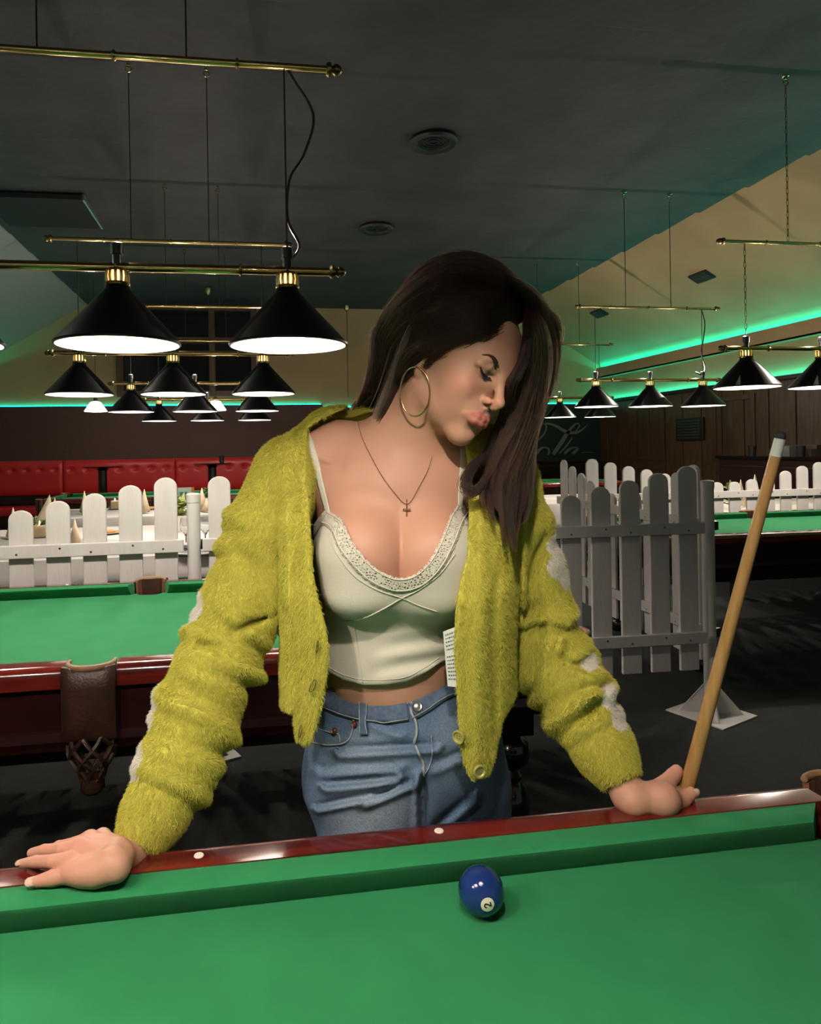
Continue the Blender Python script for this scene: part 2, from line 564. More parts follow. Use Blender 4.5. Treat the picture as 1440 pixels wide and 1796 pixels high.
def pool_table(label, loc, detail=True, group=None):
    t = thing('pool_table', label, 'pool table', loc, 0.0, group)
    # bed outline with notches for the pockets
    ex, ey = HL - WOOD + 0.0, HW - WOOD + 0.0
    out = []

    def arc(cx, cy, r, a0, a1, n=8):
        for i in range(n + 1):
            a = math.radians(a0 + (a1 - a0) * i / n)
            out.append((cx + r * math.cos(a), cy + r * math.sin(a)))
    arc(-ex + .012, -ey + .012, .055, 90, 0)
    arc(0, -ey - .012, .056, 165, 15)
    arc(ex - .012, -ey + .012, .055, 180, 90)
    arc(ex - .012, ey - .012, .055, 270, 180)
    arc(0, ey + .012, .056, -15, -165)
    arc(-ex + .012, ey - .012, .055, 0, -90)
    MB().prism(out, BED - 0.045, BED).build('bed_cloth', M_cloth, t)
    # cushions and wooden rails, six of each
    g1, g2 = 0.075, 0.062
    xs = HL - WOOD - g1 + 0.02
    ysd = HW - WOOD - g1 + 0.02
    for side in (0, 1):
        for a, b, ca, cb in ((-xs, -g2, 1.0, 0.5), (g2, xs, 0.5, 1.0)):
            m1 = MB(); strip(m1, cushion_profile(), side, a, b, ca, cb); m1.build('cushion', M_cloth, t, smooth=35)
            m2 = MB(); strip(m2, rail_profile(), side, a - (0.02 if a < -0.5 else -0.004), b + (0.02 if b > 0.5 else -0.004)); m2.build('rail', M_mahog, t, smooth=35)
    for side in (2, 3):
        m1 = MB(); strip(m1, cushion_profile(), side, -ysd, ysd, 1.0, 1.0); m1.build('cushion', M_cloth, t, smooth=35)
        m2 = MB(); strip(m2, rail_profile(), side, -ysd - 0.02, ysd + 0.02); m2.build('rail', M_mahog, t, smooth=35)
    if detail:
        for sy in (-1, 1):
            for k in (-3, -2, -1, 1, 2, 3):
                x = k * 0.333
                MB().lathe([(0.0, 0.0), (0.0068, 0.0), (0.006, 0.0012), (0, 0.0016)], 14).build('rail_sight', M_ivory, t, loc=(x, sy * (HW - 0.036), RT))
    # cabinet under the rails
    cab = MB()
    prof = [(0.030, RT - 0.058), (0.030, 0.655), (0.022, 0.650), (0.018, 0.628), (0.026, 0.612), (0.030, 0.600), (0.060, 0.598), (0.060, 0.735), (0.060, RT - 0.058)]
    rings = []
    for d, z in prof:
        rings.append([(-HL + d, -HW + d, z), (HL - d, -HW + d, z), (HL - d, HW - d, z), (-HL + d, HW - d, z)])
    rings.append(rings[0])
    cab.loft(rings, caps=False)
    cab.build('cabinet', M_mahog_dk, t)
    sub = MB().box((0, 0, 0.56), (2 * HL - 0.42, 2 * HW - 0.36, 0.10)).box((0, 0, 0.665), (2 * HL - 0.2, 2 * HW - 0.2, 0.135))
    sub.build('underframe', M_mahog_dk, t)
    # pockets
    for i, (x, y) in enumerate(PKT):
        d = Vector((x, y, 0)).normalized() if i not in (1, 4) else Vector((0, math.copysign(1, y), 0))
        yaw = math.atan2(d.y, d.x)
        p = MB()
        r = 0.052
        rings = []
        for z, rr in ((RT - 0.004, r), (RT - 0.06, r - 0.002), (0.70, 0.046), (0.655, 0.040)):
            ring = []
            for q in range(19):
                a = yaw - 1.75 + 3.5 * q / 18
                ring.append((x + rr * math.cos(a), y + rr * math.sin(a), z))
            for q in range(18, -1, -1):
                a = yaw - 1.75 + 3.5 * q / 18
                ring.append((x + (rr + .009) * math.cos(a), y + (rr + .009) * math.sin(a), z))
            rings.append(ring)
        p.loft(rings)
        pk = p.build('pocket', M_cup, t, smooth=45)
        rim = MB()
        pts = [(x + (r + .006) * math.cos(yaw - 1.8 + 3.6 * q / 20), y + (r + .006) * math.sin(yaw - 1.8 + 3.6 * q / 20), RT + 0.001) for q in range(21)]
        rim.tube(pts, [0.0055 + 0.003 * math.sin(PI * q / 20) for q in range(21)], 8)
        rim.build('rim', M_leather_lt, pk, smooth=60)
        # leather sleeve over the outside of the cabinet
        M3 = Matrix.Rotation(yaw, 3, 'Z')
        sl = MB()
        w = 0.066
        o0 = 0.034 if i in (1, 4) else 0.012
        rings = []
        for z, dd in ((RT + 0.002, 0.018), (RT - 0.01, 0.030), (RT - 0.05, 0.034), (0.70, 0.030), (0.655, 0.024), (0.64, 0.014)):
            ring = []
            for q in range(13):
                s = -1 + 2 * q / 12
                ring.append(Vector((x, y, z)) + M3 @ Vector((o0 + dd * (1 - 0.55 * s ** 4), s * w, 0)))
            ring += [Vector((x, y, z)) + M3 @ Vector((o0 - 0.004, w, 0)), Vector((x, y, z)) + M3 @ Vector((o0 - 0.004, -w, 0))]
            rings.append(ring)
        sl.loft(rings)
        sl.build('sleeve', M_leather, pk, smooth=50)
        if detail:
            nb = MB()
            c = Vector((x, y, 0)) + d * 0.012
            lattice(nb, c, 0.050, 0.026, 0.650, 0.530, d)
            nb.lathe([(0.030, 0.535), (0.030, 0.505), (0.022, 0.495), (0.0, 0.495)], 16, o=(c.x, c.y, 0))
            nb.build('net', M_leather, pk, smooth=60)
    # turned legs
    lp = [(0.0, 0.0), (0.035, 0.0), (0.045, 0.015), (0.045, 0.06), (0.028, 0.085), (0.040, 0.12), (0.030, 0.16), (0.038, 0.21), (0.050, 0.27), (0.052, 0.31),
          (0.040, 0.355), (0.025, 0.375), (0.036, 0.395), (0.025, 0.412), (0.050, 0.435), (0.056, 0.462), (0.048, 0.492), (0.028, 0.510), (0.040, 0.525)]
    for sx in (-1, 1):
        for sy in (-1, 1):
            lg = MB()
            lg.lathe(lp, 24)
            lg.box((0, 0, 0.58), (0.10, 0.10, 0.115))
            lg.build('leg', M_blackwood, t, loc=(sx * (HL - 0.19), sy * (HW - 0.12), 0), smooth=35)
    return t


T_FG = (-0.405, 0.395, 0)
pool_table('pool table in front with the blue ball on its green cloth', T_FG)
pool_table('pool table just behind the person, with a leather side pocket and net in view', (-0.405, 2.430, 0))
pool_table('pool table behind the grey fence post at the right', (3.84, 4.245, 0))
pool_table('far brightly lit pool table under the soft drink sign', (4.05, 9.75, 0), False)
pool_table('pool table far at the left in front of the red bench', (-1.05, 9.0, 0), False)

# ------------------------------------------------------------------ the ball
bq = at_h(844, 1562, BED + 0.0286)
M_blue = mat('blue_ball_resin', (0.008, 0.023, 0.115), 0.07, coat=0.6)
nt = M_blue.node_tree
ball = thing('pool_ball', 'dark blue pool ball with a white number two spot on the green cloth', 'ball', (bq.x, bq.y, BED))
bs = MB()
prof = [(0.0286 * math.sin(PI * i / 40), -0.0286 * math.cos(PI * i / 40)) for i in range(41)]
bs.lathe(prof, 56)
bs.build('sphere', M_blue, ball, loc=(0, 0, 0.0286), smooth=180)
# the white spot faces down towards the camera; spherical cap and numeral on the surface
sp_px = P(855.5, 1587, (Vector((0, 0, 0)) + Vector((0, 0.84, 0))).y)
M_spot = mat('ball_spot_ivory', (0.72, 0.70, 0.50), 0.15)
M_num = mat('ball_numeral_black', (0.006, 0.006, 0.006), 0.2)


def ball_frame(px, py):
    c = Vector((bq.x, bq.y, BED + 0.0286))
    a, b = ray(px, py)
    d = room((a, 1.0, -b)).normalized()
    o = Vector((0, 0, EYE))
    oc = o - c
    B = oc.dot(d)
    disc = max(0.0, B * B - (oc.length_squared - 0.0286 ** 2))
    return (o + d * (-B - math.sqrt(disc)) - c).normalized()


nrm = ball_frame(855.5, 1587.5)
xr = ball_frame(861, 1586.2) - nrm
xr = (xr - nrm * xr.dot(nrm)).normalized()       # towards the picture's right on the surface
yr = nrm.cross(xr)


def on_ball(x, y, lift=0.0):
    p = nrm * 0.0286 + xr * x + yr * y
    return p.normalized() * (0.0286 + lift)


cap = MB()
rg = []
for i, rr in enumerate((0.0002, 0.003, 0.006, 0.0088)):
    rg.append([on_ball(rr * math.cos(2 * PI * k / 32), rr * math.sin(2 * PI * k / 32), 0.00012) for k in range(32)])
cap.loft(rg, caps=False)
cap.build('number_spot', M_spot, ball, loc=(0, 0, 0.0286), smooth=180)
# numeral 2, its top turned to the left in the picture
two = [(-0.0022, 0.0020), (-0.0016, 0.0034), (0.0, 0.0041), (0.0017, 0.0034), (0.0021, 0.0019), (0.0013, 0.0002), (-0.0006, -0.0018), (-0.0023, -0.0038), (-0.0008, -0.0039), (0.0025, -0.0038)]
ang = math.radians(100)
tw = catmull([(x * math.cos(ang) - y * math.sin(ang), x * math.sin(ang) + y * math.cos(ang)) for x, y in two[:8]], 26)
tw2 = catmull([(x * math.cos(ang) - y * math.sin(ang), x * math.sin(ang) + y * math.cos(ang)) for x, y in two[7:]], 8)
nm = MB()
nm.tube([on_ball(x, y, 0.0001) for x, y in tw], 0.0008, 6)
nm.tube([on_ball(x, y, 0.0001) for x, y in tw2], 0.0008, 6)
nm.build('numeral', M_num, ball, loc=(0, 0, 0.0286), smooth=180)
# ================================================================== billiard lamps
M_brass = mat('polished_brass', (0.62, 0.45, 0.19), 0.16, metal=1.0)
M_brass_dk = mat('aged_brass', (0.30, 0.23, 0.11), 0.28, metal=1.0)
M_shade = mat('black_shade_enamel', (0.003, 0.0035, 0.006), 0.34, coat=0.08)
M_shade_in = mat('white_shade_inside', (0.85, 0.83, 0.80), 0.5)
M_bulb = mat('lit_bulb', (1, 1, 1), 0.5, emit=(1.0, 0.93, 0.84), estr=14.0)
M_glow = mat('light_through_gallery', (1, 0.8, 0.4), 0.5, emit=(1.0, 0.70, 0.30), estr=2.2)
M_blackpl = mat('black_socket', (0.008, 0.008, 0.008), 0.35)
M_cable = mat('dark_cable', (0.02, 0.017, 0.014), 0.5)
M_chain = mat('dark_chain', (0.10, 0.075, 0.045), 0.35, metal=0.9)
RIM_H, BAR_H, UP_H = 1.735, 2.005, 2.735


def make_shade():
    """shade with its collar, bulb and socket, built around the lamp axis; z relative to the rim"""
    s = MB()
    prof_out = [(0.204, 0.0), (0.210, 0.002), (0.2115, 0.008), (0.206, 0.014), (0.045, 0.190), (0.040, 0.205)]
    s.lathe(prof_out + [(0.036, 0.203), (0.042, 0.186)], 48, caps=False)
    s.cur = 1
    s.lathe([(0.2085, 0.0015), (0.202, 0.010), (0.042, 0.186), (0.0, 0.187)], 48, caps=False)
    return s


SH = None


def chain_mb(a, b, links=True):
    a, b = Vector(a), Vector(b)
    mb = MB()
    if not links:
        mb.tube([a, (a + b) / 2, b], 0.0035, 6)
        return mb
    L = (a - b).length
    n = max(4, int(L / 0.040))
    for i in range(n):
        c = a.lerp(b, (i + 0.5) / n)
        pts = []
        ax = Vector((1, 0, 0)) if i % 2 else Vector((0.3, 1, 0)).normalized()
        for k in range(9):
            an = 2 * PI * k / 8
            pts.append(c + ax * (0.008 * math.cos(an)) + Vector((0, 0, 0.026 * math.sin(an))))
        mb.tube(pts, 0.0022, 4, caps=False)
    return mb


def billiard_lamp(label, c, du=0.585, hooks=(-0.25, 0.245), links=False, cord=None, ends=0.745, up=1.0, group=None, slack=None):  # up scales the added fill point above each shade
    """bar with three shades on an upper bar that hangs from two ceiling hooks"""
    t = thing('billiard_lamp', label, 'hanging lamp', (c[0], c[1], RIM_H), 0.0, group)
    bz = BAR_H - RIM_H
    uz = UP_H - RIM_H
    cz = HC - 0.02 - RIM_H
    for nm, z, R in (('bar', bz, 0.0165), ('upper_bar', uz, 0.0125)):
        b = MB().tube([(-ends, 0, z), (ends, 0, z)], R, 14)
        for x in (-0.42, 0.0, 0.42):
            b.lathe([(R + 0.004, -0.006), (R + 0.007, 0.0), (R + 0.004, 0.006)], 12, o=(x, 0, z), M=Matrix.Rotation(PI / 2, 3, 'Y'), closed=True)
        bo = b.build(nm, M_brass, t, smooth=50)
        for sx in (-1, 1):
            f = MB().lathe([(0.0, 0.052), (0.012, 0.047), (0.020, 0.034), (0.021, 0.024), (0.012, 0.014), (0.024, 0.008), (0.026, 0.0), (0.020, -0.008), (0.0, -0.008)], 16,
                           M=Matrix.Rotation(sx * PI / 2, 3, 'Y'), o=(sx * ends, 0, z))
            f.build('finial', M_brass_dk, bo, smooth=40)
    for x in (-du, 0.0, du):
        sh = make_shade().build('shade', [M_shade, M_shade_in], t, loc=(x, 0, 0), smooth=40, fixn=True)
        col = MB()
        col.lathe([(0.041, 0.205), (0.043, 0.212), (0.040, 0.216), (0.033, 0.216)], 24)
        for k in range(12):
            a = 2 * PI * k / 12
            col.tube([(0.034 * math.cos(a), 0.034 * math.sin(a), 0.214), (0.037 * math.cos(a), 0.037 * math.sin(a), 0.235), (0.034 * math.cos(a), 0.034 * math.sin(a), 0.258)], 0.0058, 5)
        col.lathe([(0.034, 0.254), (0.036, 0.258), (0.030, 0.264), (0.018, 0.266)], 24)
        col.build('collar', M_brass, sh, smooth=50)
        MB().lathe([(0.026, 0.212), (0.026, 0.256)], 16).build('gallery_light', M_glow, sh, smooth=60)
        MB().lathe([(0.017, 0.258), (0.017, 0.312), (0.022, 0.314), (0.022, 0.350), (0.016, 0.354), (0.0, 0.354)], 18).build('socket', M_blackpl, sh, smooth=40)
        MB().lathe([(0.0, 0.136), (0.016, 0.139), (0.023, 0.150), (0.021, 0.164), (0.015, 0.176), (0.014, 0.188)], 20).build('bulb', M_bulb, sh, smooth=180)
        for z, w, sz in ((0.111, LAMP_W, 0.020), (0.40, FILL_W * up, 0.0)):  # real bulb light first, then an added fill point with no visible source
            ld = bpy.data.lights.new('lamp_or_fill_light', 'POINT')
            ld.energy = w
            ld.color = LAMP_COL
            ld.shadow_soft_size = sz
            lo = bpy.data.objects.new('lamp_or_fill_light', ld)
            COL.objects.link(lo)
            lo.parent = t
            lo.location = (x, 0.0 if sz else 0.03, z)
    for x in (-0.585, 0.585):
        chain_mb((x, 0, uz - 0.012), (x, 0, bz + 0.05), links).build('chain', M_chain if links else M_cable, t)
    for x in hooks:
        chain_mb((x, 0, cz - 0.06), (x, 0, uz + 0.012), links).build('chain', M_chain if links else M_cable, t)
        h = MB().lathe([(0.0, 0.0), (0.030, 0.0), (0.030, -0.008), (0.012, -0.014), (0.010, -0.03), (0.0, -0.03)], 16, o=(x, 0, cz + 0.02))
        h.torus((x, 0, cz - 0.035), 0.018, 0.005, M=Matrix.Rotation(PI / 2, 3, 'X'), n=14, k=6)
        h.build('hook', M_brass, t, smooth=40)
    if cord:
        MB().tube(catmull(cord, 60), 0.0055, 6).build('cord', M_cable, t, smooth=180)
    return t


U0L = -0.43
# wavy cord of the nearest visible lamp, a little beside its right chain
cd = [(0.59, 0.0, 1.0), (0.62, 0.01, 0.96), (0.69, 0.02, 0.84), (0.655, 0.02, 0.70), (0.60, 0.01, 0.60), (0.59, 0.01, 0.46), (0.63, 0.0, 0.36), (0.59, 0, 0.31), (0.585, 0, 0.36)]
billiard_lamp('three-shade brass lamp over the table of the blue ball, above the camera', (-0.50, 0.33), up=0.22)
billiard_lamp('largest three-shade brass lamp in view, over the table behind the person', (U0L, 2.47), cord=cd, up=0.22)
billiard_lamp('three-shade brass lamp over the front white dining table, second row back', (-0.465, 4.63))
billiard_lamp('three-shade brass lamp over the rear white dining table, third row back', (-0.475, 6.70))
billiard_lamp('three-shade brass lamp over the pool table before the red bench, fourth row', (-0.475, 8.80))
cdr = [(0.585, 0, 0.99), (0.62, 0.0, 0.85), (0.60, 0.0, 0.68), (0.575, 0.0, 0.55), (0.615, 0.0, 0.40), (0.585, 0, 0.33), (0.50, 0.0, 0.35), (0.585, 0, 0.31)]
billiard_lamp('three-shade brass lamp on link chains above the right pool table', (3.985, 4.27), links=True)
billiard_lamp('three-shade brass lamp on plain cables in front of the green lit corner', (4.05, 6.45), cord=cdr)
billiard_lamp('three-shade brass lamp by the hair, over the far bright pool table', (4.25, 8.9), hooks=(-0.3, 0.3))

# two small white lamps near the red bench
M_milk = mat('lit_white_glass', (0.9, 0.88, 0.85), 0.4, emit=(1.0, 0.93, 0.85), estr=2.0)
for n, (px, py) in enumerate(((168, 722), (378, 720))):
    q = at_v(px, py, 10.35)
    t = thing('white_pendant_lamp', ['small white glass pendant lamp over the left round bar table', 'small white glass pendant lamp over the round bar table with the black cup'][n], 'hanging lamp', q)
    MB().lathe([(0.155, 0.0), (0.16, 0.006), (0.075, 0.135), (0.03, 0.15), (0.0, 0.15)], 28).build('shade', M_milk, t, smooth=45)
    MB().lathe([(0.03, 0.15), (0.028, 0.2), (0.0, 0.205)], 14).build('socket', M_blackpl, t, smooth=40)
    MB().tube([(0, 0, 0.2), (0, 0, HC - q.z - 0.03)], 0.004, 6).build('cable', M_cable, t)
    ld = bpy.data.lights.new('lamp_or_fill_light', 'POINT'); ld.energy = 20.0; ld.color = LAMP_COL; ld.shadow_soft_size = 0.03
    lo = bpy.data.objects.new('lamp_or_fill_light', ld); COL.objects.link(lo); lo.parent = t; lo.location = (0, 0, -0.03)

# single small hook with a wire behind the shoulder
for lab, (px, py) in (('small metal ceiling hook with a thin wire, beside the right front shade', (605, 540)), ('small metal ceiling hook near the window top', (365, 505))):
    q = at_h(px, py, HC - 0.02)
    q.y = min(q.y, VW - 0.3)
    t = thing('ceiling_hook', lab, 'hook', (q.x, q.y, HC - 0.04))
    MB().lathe([(0.0, 0.02), (0.05, 0.02), (0.045, -0.05), (0.02, -0.09), (0.0, -0.09)], 16).build('base', M_brass_dk, t, smooth=40)
    MB().tube([(0, 0, -0.08), (0, 0, -1.6)], 0.006, 6).build('wire', M_cable, t)

# ================================================================== white picket fences
M_white = mat('white_painted_wood', (0.54, 0.51, 0.49), 0.55, noise=0.10, nscale=6, bump=0.12, bscale=40, stretch=(3, 3, 0.5))
M_screw = mat('screw_steel', (0.12, 0.11, 0.10), 0.35, metal=0.9)
M_postw = mat('white_metal_post', (0.55, 0.53, 0.51), 0.4)


def picket_mesh(h0, h1, w=0.100, th=0.018):
    poly = [(-w / 2, h0), (w / 2, h0)]
    r = w / 2
    for i in range(13):
        a = PI * i / 12
        poly.append((r * math.cos(a), h1 - r * 0.85 + r * 0.85 * math.sin(a)))
    M = Matrix(((1, 0, 0), (0, 0, -1), (0, 1, 0)))
    return MB().prism(poly, -th / 2, th / 2, M=M)


def fence_panel(label, a, b, heights, h0=0.24, side=1, rails=(0.945, 0.405), group='white picket fence panels'):
    """a, b: ends on the floor; heights: picket tops from a to b; rails on the side facing the camera"""
    a, b = Vector((a[0], a[1], 0)), Vector((b[0], b[1], 0))
    d = b - a
    L = d.length
    t = thing('picket_fence', label, 'fence', a, math.atan2(d.y, d.x), group)
    n = len(heights)
    for i, h in enumerate(heights):
        x = (i + 0.5) * L / n
        pk = picket_mesh(h0, h).build('picket', M_white, t, loc=(x, 0, 0), bevel=0.004)
    for z in rails:
        r = MB().box((L / 2, -side * 0.020, z), (L, 0.022, 0.056)).build('rail', M_white, t, bevel=0.003)
        s = MB()
        for i in range(n):
            x = (i + 0.5) * L / n
            s.lathe([(0, 0.0015), (0.0045, 0.001), (0.005, 0)], 8, o=(x + 0.012 * (-1) ** i, -side * 0.0312, z + 0.010 * (-1) ** i), M=Matrix.Rotation(side * PI / 2, 3, 'X'))
        s.build('screw', M_screw, r)
    return t


def scallop(n, lo=1.035, hi=1.245):
    return [lo + (hi - lo) * abs((i + 0.5) / n * 2 - 1) ** 1.25 for i in range(n)]


def fence_post(label, u, v, h=1.17):
    t = thing('fence_post', label, 'post', (u, v, 0), 0.4, 'white fence posts')
    MB().lathe([(0.0, 0.008), (0.030, 0.008), (0.030, h), (0.0, h)], 24).build('pole', M_postw, t, smooth=40)
    MB().lathe([(0.032, h - 0.035), (0.033, h), (0.025, h + 0.006), (0.0, h + 0.008)], 24).build('cap', M_postw, t, smooth=40)
    p = MB().box((0, 0, 0.004), (0.30, 0.30, 0.008))
    p.build('base_plate', M_postw, t, bevel=0.002)
    for k in range(4):
        a = PI / 4 + k * PI / 2
        M = Matrix.Rotation(a, 3, 'Z') @ Matrix(((1, 0, 0), (0, 0, -1), (0, 1, 0)))
        MB().prism([(0.024, 0.008), (0.15, 0.008), (0.024, 0.16)], -0.003, 0.003, M=M).build('gusset', M_postw, t)
    for z in (0.945, 0.405):
        MB().box((0.045, 0, z), (0.05, 0.03, 0.045)).box((0.075, 0, z), (0.012, 0.012, 0.02)).build('bracket', M_screw, t, bevel=0.003)
    return t


H16 = [1.250, 1.219, 1.187, 1.159, 1.122, 1.089, 1.060, 1.043]
H16 = H16 + H16[::-1]
H12 = [1.250, 1.205, 1.160, 1.115, 1.075, 1.045]
H12 = H12 + H12[::-1]
fence_panel('white picket fence panel at the left edge, behind the nearest green table', (-2.715, 3.12), (-0.284, 3.175), H16)
fence_panel('picket fence panel passing behind the person, shaded grey between sleeve and cue', (-0.200, 3.175), (2.229, 3.13), H16)
fence_panel('picket fence panel seen edge on, running back from the post by the cue', (2.315, 3.24), (2.37, 4.98), H12, side=-1)
fence_panel('bright white picket fence panel at the back, beyond the right pool table', (2.592, 5.05), (5.03, 5.03), H16)
fence_panel('bright white picket fence panel entering at the right edge behind the cue', (5.06, 5.03), (5.82, 5.03), H16[:5])
fence_post('round white fence post at the left, close to the green sleeve', -0.240, 3.185)
fence_post('round grey fence post on a square base plate beside the leaning cue', 2.29, 3.165)

# ================================================================== white dining tables
M_linen = mat('white_tablecloth', (0.70, 0.66, 0.62), 0.85, bump=0.1, bscale=30)
M_napkin = mat('cream_napkin_paper', (0.62, 0.50, 0.34), 0.8, noise=0.15, nscale=30)
M_glass = mat('clear_glass', (0.9, 0.92, 0.92), 0.04, trans=1.0)
M_candle = mat('cream_candle_wax', (0.80, 0.62, 0.38), 0.6, emit=(1.0, 0.62, 0.25), estr=0.25)
M_flame = mat('candle_flame', (1, 0.8, 0.4), 0.5, emit=(1.0, 0.75, 0.35), estr=12)
M_leaf = mat('plant_leaf_green', (0.09, 0.16, 0.035), 0.55, noise=0.4, nscale=40)
M_leaf_pale = mat('pale_leaf_green', (0.30, 0.36, 0.10), 0.55, noise=0.4, nscale=40)
M_pot = mat('white_pot', (0.62, 0.58, 0.52), 0.5)
M_orange = mat('orange_fruit_slice', (0.62, 0.22, 0.03), 0.5)
M_platew = mat('white_porcelain', (0.75, 0.72, 0.68), 0.2, coat=0.4)
M_steel = mat('cutlery_steel', (0.55, 0.55, 0.55), 0.2, metal=1.0)


def cloth_table(lab_t, lab_c, u0, u1, v0, v1, drop=0.14):
    cx, cy = (u0 + u1) / 2, (v0 + v1) / 2
    w, d = u1 - u0, v1 - v0
    t = thing('dining_table', lab_t, 'table', (cx, cy, 0))
    MB().box((0, 0, 0.735), (w - 0.04, d - 0.04, 0.04)).build('tabletop', M_blackwood, t)
    for sx in (-1, 1):
        for sy in (-1, 1):
            MB().box((sx * (w / 2 - 0.12), sy * (d / 2 - 0.12), 0.357), (0.07, 0.07, 0.714)).build('leg', M_blackwood, t)
    # cloth with a soft wavy hem hanging over the edge
    mb = MB()
    per = []
    N = 60
    for k in range(4):
        for i in range(N):
            s = -1 + 2 * i / N
            per.append([(s, -1), (1, s), (-s, 1), (-1, -s)][k])
    rings = []
    for z, off in ((0.757, -0.012), (0.760, -0.006), (0.758, 0.002), (0.745, 0.008), (0.757 - drop * .6, 0.012), (0.757 - drop, 0.018)):
        ring = []
        for i, (sx, sy) in enumerate(per):
            wv = 0.010 * math.sin(i * 0.55) * max(0, (0.757 - z) / drop)
            o = off + wv
            ring.append((sx * (w / 2 + o), sy * (d / 2 + o), z + 0.012 * math.sin(i * 0.21) * max(0, (0.75 - z) / drop)))
        rings.append(ring)
    mb.loft(rings, caps=False)
    n0 = len(mb.v)
    mb.add([(sx * (w / 2 - 0.012), sy * (d / 2 - 0.012), 0.757) for sx, sy in per], [tuple(range(len(per)))])
    o = mb.build('tablecloth', M_linen, None, loc=(cx, cy, 0), smooth=40)
    sm = o.modifiers.new('thick', 'SOLIDIFY'); sm.thickness = 0.002
    tag(o, lab_c, 'tablecloth')


cloth_table('dark table carrying the white cloth right behind the left fence', 'white cloth on the front dining table right behind the left fence', -2.7, 0.9, 4.15, 5.85)
cloth_table('dark table carrying the white cloth of the rear left dining row', 'white cloth on the rear dining table before the far left pool table', -2.0, 0.9, 6.70, 7.75)
cloth_table('dark table under white cloth seen beside the hair at the right', 'white cloth on the table beside the hair, left of the narrow fence pickets', 2.5, 4.1, 6.7, 7.9, 0.30)
cloth_table('dark table under white cloth behind the bright back fence', 'white cloth on the table behind the bright back fence at the right', 4.1, 5.95, 5.35, 6.5, 0.2)
TH = 0.760


def napkin(label, px, py_top, v, h, lean=0.0, wide=0.05):
    """standing folded napkin: a hollow cone with an open fold"""
    q = at_v(px, py_top, v)
    hh = max(0.10, q.z - TH - 0.004)
    mb = MB()
    ring = []
    for i in range(17):
        a = math.radians(-150 + 300 * i / 16)
        ring.append((wide * math.sin(a), -wide * math.cos(a)))
    top = [(lean + 0.002 * x / wide, 0.002 * y / wide, hh) for x, y in ring]
    mid = [(lean * .5 + x * .55, y * .55, hh * .5) for x, y in ring]
    bot = [(x, y, 0.004 + 0.02 * abs(math.sin(i * .4))) for i, (x, y) in enumerate(ring)]
    mb.loft([bot, mid, top], closed=False)
    o = mb.build('napkin', M_napkin, None, loc=(q.x - lean, q.y, TH), smooth=60)
    s = o.modifiers.new('thick', 'SOLIDIFY'); s.thickness = 0.003
    tag(o, label, 'napkin', 'folded napkins on the dining tables')


napkin('folded napkin with only its tip above the leftmost picket', 23, 889, 5.2, .2)
napkin('large cream folded napkin fanned between the first two pickets', 87, 867, 5.75, .25, lean=0.05, wide=0.09)
napkin('folded napkin with a white tip above the second picket', 96, 872, 5.6, .2)
napkin('cream folded napkin standing low between the second and third pickets', 131, 909, 4.55, .2, wide=0.045)
napkin('folded napkin poking up beside the third picket', 148, 860, 7.1, .2)
napkin('cone shaped napkin between the fourth and fifth pickets', 253, 857, 7.0, .2, wide=0.055)
napkin('cone shaped napkin just right of the round fence post', 354, 855, 7.0, .2, wide=0.06)
napkin('pale napkin beside the cone napkin right of the round fence post', 362, 873, 6.9, .2, wide=0.05)
napkin('folded napkin tip above the bright back fence, left of the cue', 1299, 840, 5.8, .2, wide=0.05)
napkin('folded napkin tip above the bright back fence, nearest the cue', 1324, 831, 5.85, .2, wide=0.06)


def candle_jar(label, px, py, plant=True):
    q = at_h(px, py, TH)
    t = thing('candle_jar', label, 'candle', (q.x, q.y, TH))
    R = 0.075
    MB().lathe([(0.0, 0.002), (R - .004, 0.002), (R, 0.006), (R, 0.115), (R - .004, 0.115), (R - .004, 0.008), (0, 0.008)], 28).build('glass', M_glass, t, smooth=40)
    MB().lathe([(0.0, 0.009), (0.042, 0.009), (0.042, 0.085), (0.034, 0.090), (0.0, 0.082)], 20).build('wax', M_candle, t, smooth=40)
    MB().lathe([(0.0, 0.082), (0.006, 0.092), (0.005, 0.105), (0.0, 0.118)], 10).build('flame', M_flame, t, smooth=180)
    if plant:
        mb = MB()
        rr = random.Random(4)
        for k in range(46):
            a = rr.uniform(0, 2 * PI)
            r0 = rr.uniform(0.045, 0.075)
            h = rr.uniform(0.10, 0.17)
            b = Vector((r0 * math.cos(a), r0 * math.sin(a), 0.09))
            e = Vector(((r0 + .03) * math.cos(a + .3), (r0 + .03) * math.sin(a + .3), h))
            s = Vector((-math.sin(a), math.cos(a), 0)) * 0.008
            mb.add([b - s * .4, b + s * .4, (b + e) / 2 + s, e, (b + e) / 2 - s], [(0, 1, 2, 3, 4)])
        o = mb.build('sprig', M_leaf, t, fixn=False)
        so = o.modifiers.new('thick', 'SOLIDIFY'); so.thickness = 0.0015


candle_jar('glass jar with a lit candle and green sprigs behind the left pickets', 70, 942)
candle_jar('candle jar on the rear dining table seen between the third and fourth pickets', 202, 893, False)


